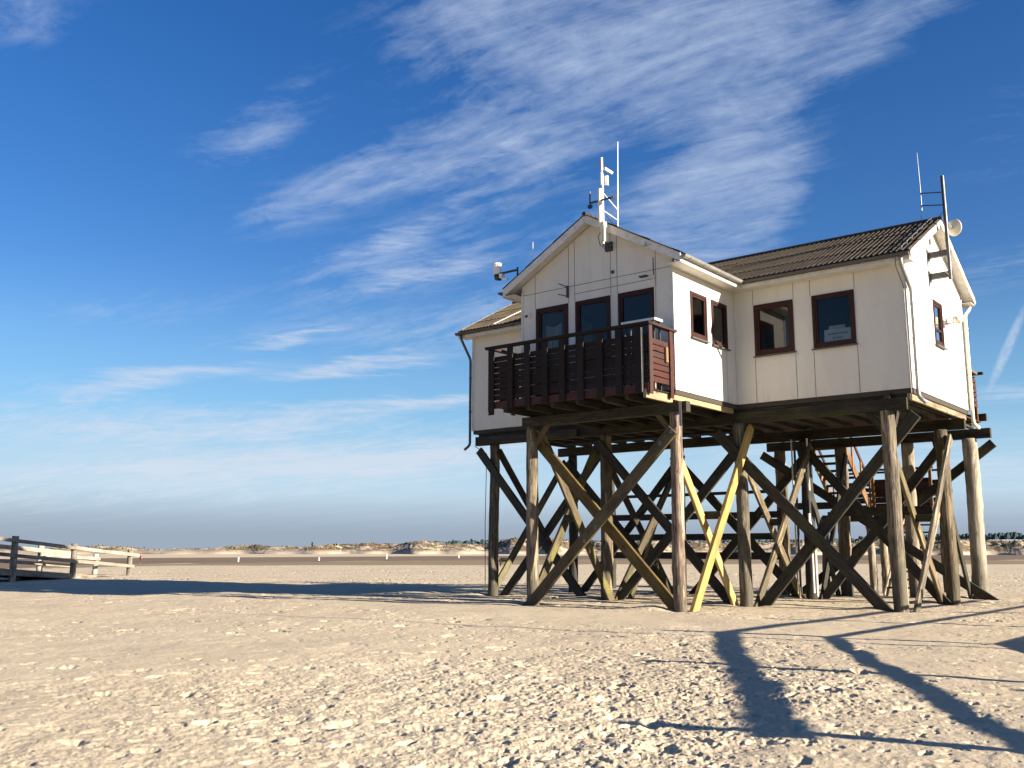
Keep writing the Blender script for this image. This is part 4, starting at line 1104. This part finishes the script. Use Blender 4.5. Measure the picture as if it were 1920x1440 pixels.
MB().tube([lp(-1.98, -3.68, 11.45), lp(-1.96, -3.75, 11.33), lp(-1.9, -4.1, 11.42), lp(-1.92, -4.4, 11.6)], .010, 6).build('cable', BLACKP, fm)

# right mast on the gable
o6 = (5.95, 2.65, 9.75)
def l6(x, y, z): return (x - o6[0], y - o6[1], z - o6[2])
gm_ = empty('antenna_mast', o6, 'grey steel antenna mast bracketed to the right gable beside the ridge', 'antenna')
MB().tube([l6(5.95, 2.50, 9.75), l6(5.95, 2.40, 13.02)], .055, 12).build('pole', METALD, gm_)
for z, y in ((10.60, 2.52), (9.93, 2.54)):
    MB().box(l6(5.355, y - .07, z - .09), l6(6.0, y + .07, z + .09)).build('wall_arm', METALD, gm_)
    MB().box(l6(5.352, y - .14, z - .16), l6(5.37, y + .14, z + .16)).build('wall_plate', METALG, gm_)
MB().tube([l6(5.28, 2.42, 12.62), l6(5.95, 2.42, 12.50)], .018, 8).build('cross_arm', METALD, gm_)
MB().tube([l6(5.28, 2.42, 12.22), l6(5.95, 2.42, 12.09)], .018, 8).build('cross_arm', METALD, gm_)
MB().tube([l6(5.28, 2.42, 12.05), l6(5.28, 2.42, 12.9), l6(5.26, 2.42, 13.95)], [.018, .013, .007], 8).build('whip_antenna', METALG, gm_)
MB().tube([l6(5.28, 2.42, 12.05), l6(5.25, 2.45, 11.9), l6(5.2, 2.6, 11.7)], .008, 6).build('cable', BLACKP, gm_)
MB().tube([l6(5.95, 2.42, 12.1), l6(5.9, 2.46, 11.9), l6(5.72, 2.6, 11.82)], .012, 6).build('cable', BLACKP, gm_)
MB().tube([l6(5.9, 2.46, 11.6), l6(5.88, 2.46, 10.8), l6(5.7, 2.5, 10.1), l6(5.93, 2.46, 9.9)], .011, 6).build('cable', CREAMP, gm_)
dish = empty('satellite_dish', (6.02, 2.80, 11.45), 'small round white satellite dish on the right gable mast, back towards the viewer', 'satellite dish')
dd = MB(); lathe(dd, (0, 0, 0), [(.02, -.0), (.10, .012), (.19, .05), (.245, .10), (.262, .11), (.262, .125), (.24, .118), (.18, .07), (.02, .025)], 'y', 26)
dm = dd.build('reflector', CREAMP, dish, smooth=True)
dm.rotation_euler = (rad(8), 0, rad(-25))
MB().tube([(.0, -.02, 0), (-.06, -.22, .02)], .045, 8).box((-.12, -.36, -.10), (.0, -.16, .10)).build('mount', METALG, dish)
MB().tube([(.2, .12, -.2), (.1, .4, 0)], .012, 6).build('feed_arm', METALG, dish)

# weather station on the left verge
wsn = empty('weather_station', (-5.56, -4.14, 10.25), 'white cylindrical rain gauge weather station on a black arm over the left verge', 'weather station')
def lw_(x, y, z): return (x + 5.56, y + 4.14, z - 10.25)
MB().tube([lw_(-5.56, -4.14, 10.2), lw_(-5.56, -4.14, 10.72)], .03, 8).build('post', METALD, wsn)
MB().box(lw_(-6.32, -4.165, 10.60), lw_(-5.55, -4.115, 10.66)).build('arm', BLACKP, wsn)
cy_ = MB(); lathe(cy_, lw_(-6.42, -4.14, 10.62), [(.10, 0), (.13, .02), (.13, .30), (.15, .32), (.15, .37), (.10, .39)], 'z', 18)
cy_.build('rain_gauge', WHITEP, wsn, smooth=False)
MB().box(lw_(-6.28, -4.22, 10.46), lw_(-6.16, -4.06, 10.60)).build('sensor_body', WHITEP, wsn)
MB().tube([lw_(-6.2, -4.14, 10.44), lw_(-5.98, -4.14, 10.40)], .035, 8).build('sensor_head', WHITEP, wsn)
MB().tube([lw_(-6.42, -4.14, 10.6), lw_(-6.42, -4.14, 10.52), lw_(-6.3, -4.14, 10.5)], .11, 10).build('sensor_base', BLACKP, wsn)
wa = MB().tube([(0, 0, 0), (.02, 0, .95)], [.014, .007], 6).build('whip_aerial', WHITEP)
wa.location = (-5.05, -4.0, 10.55); tag(wa, 'thin white whip aerial standing up from the left slope of the wing roof', 'antenna')

# small fittings on the front gable
lampw = empty('floodlight', (-.62, -3.92, 9.60), 'small floodlight on a bent arm at the right of the front gable', 'floodlight')
MB().tube([(.0, 0, 0), (.0, -.16, .05), (-.10, -.22, .02)], .022, 8).build('arm', CREAMP, lampw)
MB().box((-.34, -.28, -.05), (-.08, -.16, -.01)).build('lamp_head', BLACKP, lampw)
MB().tube([(0, 0, .0), (.0, -.02, .55)], .012, 6).build('cable', BLACKP, lampw)
MB().tube([(.0, -.02, 0), (.03, -.02, -.3), (.03, -.02, -2.0)], .014, 6).build('conduit', CREAMP, lampw)
hook = MB().box((-.02, -.06, -.22), (.03, 0, .16)).tube([(0, -.04, .12), (-.18, -.26, .22)], .016, 6).tube([(0, -.04, -.18), (-.2, -.26, -.12)], .016, 6).build('flag_bracket', METALD)
hook.location = (-3.73, -3.905, 9.66); tag(hook, 'black two-pronged flag bracket on the front gable between door and window', 'bracket')
cama = MB(); lathe(cama, (0, -.05, 0), [(.085, 0.05), (.085, .0), (.06, -.05)], 'y', 14)
cam_o = cama.build('security_camera', WHITEP); cam_o.location = (-5.27, -3.9, 9.08)
MB().tube([(0, -.10, 0), (-.03, -.16, -.05)], .035, 8).build('lens', BLACKP, cam_o)
tag(cam_o, 'small round security camera on the front gable left of the balcony door', 'camera')
vt = MB(); lathe(vt, (0, -.03, 0), [(.055, .03), (.055, 0), (.04, -.01)], 'y', 14)
vo_ = vt.build('wall_vent', METALD); vo_.location = (-2.05, -3.9, 9.97); tag(vo_, 'small round dark vent high on the front gable above the middle window', 'vent')
fa = MB().tube([(-.02, -.05, 0), (-.02, -.25, .02), (.0, -.25, .14)], .014, 6).tube([(-.12, -.25, .02), (.42, -.2, .04)], .012, 6).build('wire_anchor', METALG)
fa.location = (-.62, -4.07, 10.40); tag(fa, 'small metal wire anchor on the right end of the front bargeboard', 'bracket')

# speaker lamp on the right gable
wl_ = empty('wall_siren', (5.36, 3.72, 8.66), 'round cream siren on a bent arm by the far corner of the right gable', 'siren')
MB().tube([(0, 0, 0), (.26, .05, .02), (.27, .05, .20), (.30, .27, .22)], .024, 8).box((-.005, -.08, -.12), (.02, .08, .12)).build('arm', METALG, wl_)
sp_ = MB(); lathe(sp_, (.30, .42, .22), [(.04, -.16), (.07, -.12), (.15, .0), (.17, .04), (.16, .055), (.03, .01)], 'y', 20); sp_.build('horn', CREAMP, wl_, smooth=True)

# paper sign in the right-hand window
sg = empty('paper_sign', (3.29, -.05, 7.82), 'white paper sign with dark lettering leaning inside the second right-arm window', 'sign')
sg.location = (3.29, .055, 7.80)
MB().box((-.40, -.004, .0), (.40, .0, .36)).build('sheet', PAPER, sg)
MB().box((-.26, .004, .30), (.24, .008, .47)).build('back_sheet', plain('shaded_paper', (.55, .56, .55), .8), sg)
def text(s_, size, x, z, parent):
    cu = bpy.data.curves.new('lettering', 'FONT'); cu.body = s_; cu.size = size; cu.align_x = 'CENTER'; cu.extrude = .0008; cu.offset = .0012
    tmp = bpy.data.objects.new('lettering', cu); col.objects.link(tmp)
    bpy.context.view_layer.update()
    me = bpy.data.meshes.new_from_object(tmp.evaluated_get(bpy.context.evaluated_depsgraph_get()))
    bpy.data.objects.remove(tmp)
    o = bpy.data.objects.new('lettering', me); col.objects.link(o); me.materials.clear(); me.materials.append(INK)
    o.parent = parent; o.rotation_euler = (rad(90), 0, 0); o.location = (x, -.006, z)
text('Strand\u00fcberwachung', .075, 0, .20, sg)
text('Bei Notruf', .070, 0, .075, sg)

# white table top on the balcony
tbl = empty('standing_table', (-.64, -4.62, 6.03), 'white-topped standing table on the brown balcony near its right corner', 'table')
MB().box((-.56, -.22, 2.0), (.56, .22, 2.07)).build('table_top', WHITEP, tbl)
for sx in (-1, 1):
    for sy in (-1, 1): MB().box((sx * .48 - .025, sy * .16 - .025, 0), (sx * .48 + .025, sy * .16 + .025, 2.0)).build('leg', METALD, tbl)

# ------------------------------------------------------------------ boardwalk with rails at the left
def walk_fence(root, pts, zt, zr, m_post, m_rail, side):
    """posts at pts (x, y, zbase, ztop); rails at two heights following the ramp"""
    o0 = root.location
    for i, (x, y, zb_, zt_) in enumerate(pts):
        pole('post', (x - o0.x, y - o0.y, zb_ - .4), (x - o0.x, y - o0.y, zt_), .165, .16, m_post, root, 90 + i, knots=2, wob=.01)
lw0 = (-40.7, -1.7, 0)
bw = empty('boardwalk', lw0, 'grey timber boardwalk ramp with post-and-rail sides at the left edge of the beach', 'boardwalk')
d_ = Vector((-.55, .835, 0)).normalized(); pp = Vector((-.835, -.55, 0)).normalized() * 3.1
def q_(k, off=0.0): return Vector((-39.13, -4.13, 0)) + d_ * k + pp * off
near = [(-6.0, .0, 2.75, .9), (0, 0, 2.33, .0), (5.83, 0, 1.98, .0), (12.7, .15, 1.60, .2)]
for i, (k, zb_, zt_, _) in enumerate(near):
    p = q_(k); pole('post', (p.x - lw0[0], p.y - lw0[1], zb_ - .5), (p.x - lw0[0], p.y - lw0[1], zt_), .17, .165, W_FENCE, bw, 90 + i, knots=2, wob=.01)
far = [(2.0, 0, 2.02), (6.78, 0, 1.93), (13.2, .2, 1.35)]
for i, (k, zb_, zt_) in enumerate(far):
    p = q_(k, 0.84); pole('post', (p.x - lw0[0], p.y - lw0[1], zb_ - .5), (p.x - lw0[0], p.y - lw0[1], zt_), .17, .165, W_FENCE_LIT, bw, 96 + i, knots=2, wob=.01)
def rail(k0, z0, k1, z1, off, m_, out=-.2, wd=.2):
    a, b = q_(k0, off), q_(k1, off); n = Vector((.835, .55, 0)).normalized()
    a = a + n * -out * 0 + n * .2; b = b + n * .2
    board('rail', (a.x - lw0[0], a.y - lw0[1], z0), (b.x - lw0[0], b.y - lw0[1], z1), wd, .08, tuple(n), m_, bw)
rail(-7, 2.5, 5.9, 1.70, 0, W_FENCE, wd=.19); rail(5.7, 1.72, 13.5, 1.25, 0, W_FENCE_LIT, wd=.2)
rail(-7, 1.75, 5.9, .95, 0, W_FENCE, wd=.19); rail(5.7, .97, 12.9, .55, 0, W_FENCE_LIT, wd=.2)
rail(-4, 2.15, 10.4, 1.35, .84, W_FENCE_LIT, wd=.24); rail(-4, 1.35, 10.0, .62, .84, W_FENCE_LIT, wd=.2); rail(6.5, 1.35, 13.4, 1.02, .84, W_FENCE_LIT, wd=.2)
dk = MB(); k = -8.0
while k < 11:
    a, b = q_(k, -.02), q_(k, .86); c, e = q_(k + .2, -.02), q_(k + .2, .86); z = max(.02, .62 - .05 * (k + 1) * 1.25) if k > -1 else .62 + .06 * (-1 - k)
    vs = [(p.x - lw0[0], p.y - lw0[1], z + dz_) for dz_ in (0, .06) for p in (a, b, e, c)]
    dk.add(vs, [(0, 1, 2, 3), (4, 5, 6, 7), (0, 1, 5, 4), (1, 2, 6, 5), (2, 3, 7, 6), (3, 0, 4, 7)]); k += .22
dk.build('deck_boards', W_FENCE, bw)
for off in (0.0, .84):
    a, b, c = q_(-8, off), q_(-1, off), q_(8.5, off)
    board('side_beam', (a.x - lw0[0], a.y - lw0[1], .92), (b.x - lw0[0], b.y - lw0[1], .48), .30, .12, (.835, .55, 0), W_FENCE, bw)
    board('side_beam', (b.x - lw0[0], b.y - lw0[1], .48), (c.x - lw0[0], c.y - lw0[1], -.05), .30, .12, (.835, .55, 0), W_FENCE, bw)

# ------------------------------------------------------------------ boardwalk just outside the frame at the right, whose rails throw the long shadows
TE = math.tan(SUN_EL); SH = Vector((math.cos(SUN_AZ), math.sin(SUN_AZ), 0))
cor = Vector((6.25, -9.22, 0)) + SH * 4.45
rz2 = 4.45 * TE; rz1 = (4.45 + 2.1) * TE
dA = Vector((5.3, -9.6, 0)).normalized(); dB = Vector((.55, 15, 0)).normalized()
rb = empty('raised_boardwalk', (cor.x, cor.y, 0), 'raised timber boardwalk with tall post-and-rail side beyond the right edge of the view', 'boardwalk')
zero = Vector((0, 0, 0))
def rpost(v, zt_, seed): pole('post', (v.x, v.y, -.4), (v.x, v.y, zt_), .10, .095, W_FENCE, rb, seed, knots=2, wob=.01)
hA = rz1 + .42
for i, k in enumerate((0, 5.9, 11.2)): rpost(dA * k, hA, 120 + i)
for i, k in enumerate((4.9, 10.4, 16.0)): rpost(dB * k, hA, 130 + i)
nA = Vector((dA.y, -dA.x, 0)); nB = Vector((dB.y, -dB.x, 0))
for z in (rz1, rz2):
    e1, e2 = dA * 11.5, dB * 17.0
    wdt = .155 if z == rz1 else .115
    board('rail', (0, 0, z), (e1.x, e1.y, z), wdt, .08, tuple(nA), W_FENCE, rb)
    board('rail', (0, 0, z), (e2.x, e2.y, z), wdt * .7, .08, tuple(nB), W_FENCE, rb)
rd = MB(); k = 0.1
while k < 17:
    for dr_, nn in ((dA, Vector((.875, .48, 0))), (dB, Vector((1, .0, 0)))):
        a = dr_ * k; b = dr_ * (k + .2)
        vs = [(p.x, p.y, .42 + dz_) for dz_ in (0, .07) for p in (a, a + nn * 2.6, b + nn * 2.6, b)]
        rd.add(vs, [(0, 1, 2, 3), (4, 5, 6, 7), (0, 1, 5, 4), (1, 2, 6, 5), (2, 3, 7, 6), (3, 0, 4, 7)])
    k += .22
rd.build('deck_boards', W_FENCE, rb)
for dr_ in (dA, dB): board('side_beam', (dr_.x * .1, dr_.y * .1, .30), (dr_.x * 17, dr_.y * 17, .30), .22, .12, tuple(Vector((dr_.y, -dr_.x, 0))), W_FENCE, rb)
fp = Vector((-9.53, -12.89, 0)) + SH * 21.6
fpo = MB().tube([(0, 0, 0), (0, 0, 3.4), (0, 0, 21.6 * TE)], [.065, .055, .035], 10).build('flagpole', METALG)
fpo.location = fp; tag(fpo, 'bare galvanised flagpole beyond the right edge of the view', 'flagpole')

# ------------------------------------------------------------------ beach markers, far buildings
mk = None
for i, (x, y, h_, lab) in enumerate(((-100.7, 54.2, .95, 'leftmost small white marker post on the grey mudflat'), (-103.1, 70.4, .8, 'second white marker post from the left on the mudflat'),
                                     (-114.3, 95.3, 1.5, 'tallest white marker post on the mudflat, third from the left'), (-120.6, 121.5, 1.0, 'white marker post on the mudflat nearest the first hut pile'))):
    if mk is None:
        mb = MB(); mb.tube([(0, 0, -.3), (0, 0, .86)], .14, 8); lathe(mb, (0, 0, .8), [(.14, 0), (.24, .05), (.2, .16), (.02, .2)], 'z', 8)
        mk = mb.build('marker_post', WHITEP); o = mk
    else:
        o = mk.copy(); col.objects.link(o)
    o.location = (x, y, 0); o.scale = (.62, .62, h_ * .6); tag(o, lab, 'marker post', 'white marker posts on the mudflat')
lx, ly = polar(-13.72, 880)
lt = empty('white_tower', (lx, ly, 0), 'slender white tower rising above the far dark wood at the right', 'tower')
MB().tube([(0, 0, 0), (0, 0, 15.5)], [1.5, 1.1], 14).build('shaft', WHITEP, lt)
MB().tube([(0, 0, 15.5), (0, 0, 17.2)], [1.3, .9], 14).build('lantern_room', METALG, lt)
lx, ly = polar(-11.0, 700)
bl = empty('long_shed', (lx, ly, 0), 'long low pale shed behind the dunes at the far right', 'building')
MB().box((-26, -6, 0), (30, 6, 6.6)).build('wall', plain('pale_sheet_wall', (.42, .47, .50), .6), bl)
MB().add([(-26.5, -6.5, 6.6), (30.5, -6.5, 6.6), (30.5, 6.5, 6.6), (-26.5, 6.5, 6.6), (-26.5, 0, 8.3), (30.5, 0, 8.3)], [(0, 1, 5, 4), (2, 3, 4, 5), (0, 4, 3), (1, 2, 5), (0, 3, 2, 1)]).build('roof', plain('pale_roof', (.60, .64, .66), .6), bl)

# ------------------------------------------------------------------ people and dog
def skinned(name, verts, edges, radii, m, parent=None, root=0, sub=1):
    me = bpy.data.meshes.new(name); me.from_pydata(verts, edges, []); me.materials.append(m)
    o = bpy.data.objects.new(name, me); col.objects.link(o)
    if parent is not None: o.parent = parent
    md = o.modifiers.new('skin', 'SKIN'); md.use_smooth_shade = True
    for i, r_ in enumerate(radii):
        sv_ = me.skin_vertices[0].data[i]; sv_.radius = r_ if isinstance(r_, tuple) else (r_, r_); sv_.use_root = (i == root)
    s_ = o.modifiers.new('subdivision', 'SUBSURF'); s_.levels = sub; s_.render_levels = sub
    # bake the skin into a plain mesh
    bpy.context.view_layer.update()
    me2 = bpy.data.meshes.new_from_object(o.evaluated_get(bpy.context.evaluated_depsgraph_get()))
    o.modifiers.clear(); o.data = me2; me2.name = name
    if not me2.materials: me2.materials.append(m)
    return o
SKIN = plain('skin', (.48, .30, .21), .6, 0, .06)
def person(loc, rz, h, top, legs, label, hairc=(.05, .03, .02), stride=.22):
    s_ = h / 1.75
    r = empty('person', loc, label, 'person'); r.rotation_euler = (0, 0, rz)
    def V_(*a): return [tuple(x_ * s_ for x_ in p) for p in a]
    bv = V_((0, 0, .95), (0, 0, 1.12), (0, 0.01, 1.30), (0, 0, 1.42), (0, 0, 1.50), (0, .01, 1.60), (0, .015, 1.69),      # 0-6 trunk, neck, head
            (.10, 0, .90), (.11, -stride * .45, .50), (.12, -stride * .8 + .12, .09), (.12, -stride * .8 - .05, .04),          # 7-10 front leg
            (-.10, 0, .90), (-.11, stride * .5, .50), (-.11, stride, .12), (-.11, stride - .14, .05),                            # 11-14 rear leg
            (.19, 0, 1.40), (.24, .06, 1.13), (.25, -.06, .90), (.25, -.09, .82),                                              # 15-18 arm
            (-.19, 0, 1.40), (-.24, -.06, 1.13), (-.25, -.16, .93), (-.25, -.20, .86), (0, -.10, 1.62))                        # 19-22 arm, 23 nose
    be = [(0, 1), (1, 2), (2, 3), (3, 4), (4, 5), (5, 6), (0, 7), (7, 8), (8, 9), (9, 10), (0, 11), (11, 12), (12, 13), (13, 14), (3, 15), (15, 16), (16, 17), (17, 18), (3, 19), (19, 20), (20, 21), (21, 22), (5, 23)]
    br = [.13, .12, .15, .10, .05, .09, .075, .085, .055, .038, .035, .085, .055, .038, .035, .05, .038, .028, .030, .05, .038, .028, .030, .018]
    k = len(bv)
    for (hx, hy, hz) in ((.25, -.09, .82), (-.25, -.20, .86)):
        base = 18 if hx > 0 else 22
        for f in range(5):
            ox = (f - 2) * .016
            bv += V_((hx + (.03 if f == 4 else 0) * (-1 if hx > 0 else 1), hy + ox, hz - (.03 if f == 4 else .055)), (hx + (.035 if f == 4 else .012) * (-1 if hx > 0 else 1), hy + ox - .006, hz - (.055 if f == 4 else .085 - abs(f - 1.6) * .006)))
            be += [(base, k), (k, k + 1)]; br += [.009, .007]; k += 2
    skinned('body', bv, be, [x_ * s_ for x_ in br], SKIN, r)
    jv = V_((0, 0, .88), (0, 0, 1.12), (0, .01, 1.30), (0, 0, 1.43), (.20, 0, 1.40), (.245, .06, 1.13), (.252, -.05, .93), (-.20, 0, 1.40), (-.245, -.06, 1.13), (-.252, -.15, .95))
    skinned('jacket', jv, [(0, 1), (1, 2), (2, 3), (3, 4), (4, 5), (5, 6), (3, 7), (7, 8), (8, 9)], [x_ * s_ for x_ in (.17, .165, .185, .11, .085, .066, .052, .085, .066, .052)], top, r)
    tv = V_((0, 0, .93), (.10, 0, .88), (.11, -stride * .45, .50), (.12, -stride * .8 + .12, .14), (-.10, 0, .88), (-.11, stride * .5, .50), (-.11, stride, .17))
    skinned('trousers', tv, [(0, 1), (1, 2), (2, 3), (0, 4), (4, 5), (5, 6)], [x_ * s_ for x_ in (.15, .11, .078, .062, .11, .078, .062)], legs, r)
    skinned('shoe', V_((.12, -stride * .8 + .13, .05), (.12, -stride * .8 - .08, .035)), [(0, 1)], [.055 * s_, .04 * s_], BLACKP, r)
    skinned('shoe', V_((-.11, stride + .03, .09), (-.11, stride - .16, .04)), [(0, 1)], [.055 * s_, .04 * s_], BLACKP, r)
    skinned('hair', V_((0, .04, 1.58), (0, .035, 1.68), (0, .0, 1.735)), [(0, 1), (1, 2)], [.085 * s_, .10 * s_, .075 * s_], plain('hair', hairc, .8), r)
    return r
person((-47.9, 54.3, 0), rad(200), 2.2, plain('dark_brown_coat', (.035, .022, .018), .8), plain('blue_jeans', (.05, .10, .17), .8), 'walker in dark coat and blue jeans seen between the left piles', stride=.30)
person((-91.9, 34.4, 0), rad(150), 1.15, plain('red_jacket', (.55, .03, .04), .7), plain('dark_trousers', (.03, .02, .025), .8), 'small figure in a bright red jacket beside the boardwalk end', stride=.10)
person((-149.0, 66.5, 0), rad(150), 1.9, plain('dark_jacket', (.04, .03, .03), .7), plain('black_trousers', (.02, .02, .02), .8), 'distant dark figure on the far edge of the mudflat', stride=.2)
def dog(loc, rz, s_, label):
    r = empty('dog', loc, label, 'dog'); r.rotation_euler = (0, 0, rz)
    FUR = plain('black_brown_fur', (.022, .013, .010), .9, 0, .5, 8)
    def V_(*a): return [tuple(x_ * s_ for x_ in p) for p in a]
    # x forward
    v_ = V_((-.34, 0, .52), (-.12, 0, .55), (.12, 0, .52), (.30, 0, .50), (.42, 0, .40), (.54, 0, .27), (.66, 0, .19),
            (-.36, .09, .42), (-.28, .10, .28), (-.42, .10, .17), (-.39, .10, .03), (-.34, .10, .015),
            (-.36, -.09, .42), (-.26, -.10, .28), (-.36, -.10, .17), (-.30, -.10, .03), (-.25, -.10, .015),
            (.26, .09, .38), (.25, .09, .20), (.27, .09, .03), (.31, .09, .015), (.26, -.09, .38), (.32, -.09, .20), (.36, -.09, .03), (.40, -.09, .015),
            (-.46, 0, .46), (-.56, 0, .32), (-.60, 0, .20), (.50, .06, .34), (.47, .09, .26), (.50, -.06, .34), (.47, -.09, .26))
    e_ = [(0, 1), (1, 2), (2, 3), (3, 4), (4, 5), (5, 6), (0, 7), (7, 8), (8, 9), (9, 10), (10, 11), (0, 12), (12, 13), (13, 14), (14, 15), (15, 16), (3, 17), (17, 18), (18, 19), (19, 20), (3, 21), (21, 22), (22, 23), (23, 24), (0, 25), (25, 26), (26, 27), (5, 28), (28, 29), (5, 30), (30, 31)]
    rr_ = [.17, .18, .20, .19, .14, .12, .06, .11, .07, .045, .035, .03, .11, .07, .045, .035, .03, .08, .05, .035, .03, .08, .05, .035, .03, .045, .04, .025, .04, .03, .04, .03]
    skinned('body', v_, e_, [x_ * s_ for x_ in rr_], FUR, r, root=1)
dog((-49.25, 48.8, 0), rad(30), 1.25, 'black dog sniffing the sand behind the leftmost pile')

# ------------------------------------------------------------------ one uniform scale from survey units to metres
done = set()
for o in list(bpy.data.objects):
    if o.type in ('CAMERA', 'LIGHT'): continue
    if o.type == 'MESH' and o.data.name not in done:
        done.add(o.data.name); o.data.transform(Matrix.Scale(S, 4))
    o.location = o.location * S
# small clearance so that no brace or board sinks exactly flush with its neighbour
bpy.context.view_layer.update()
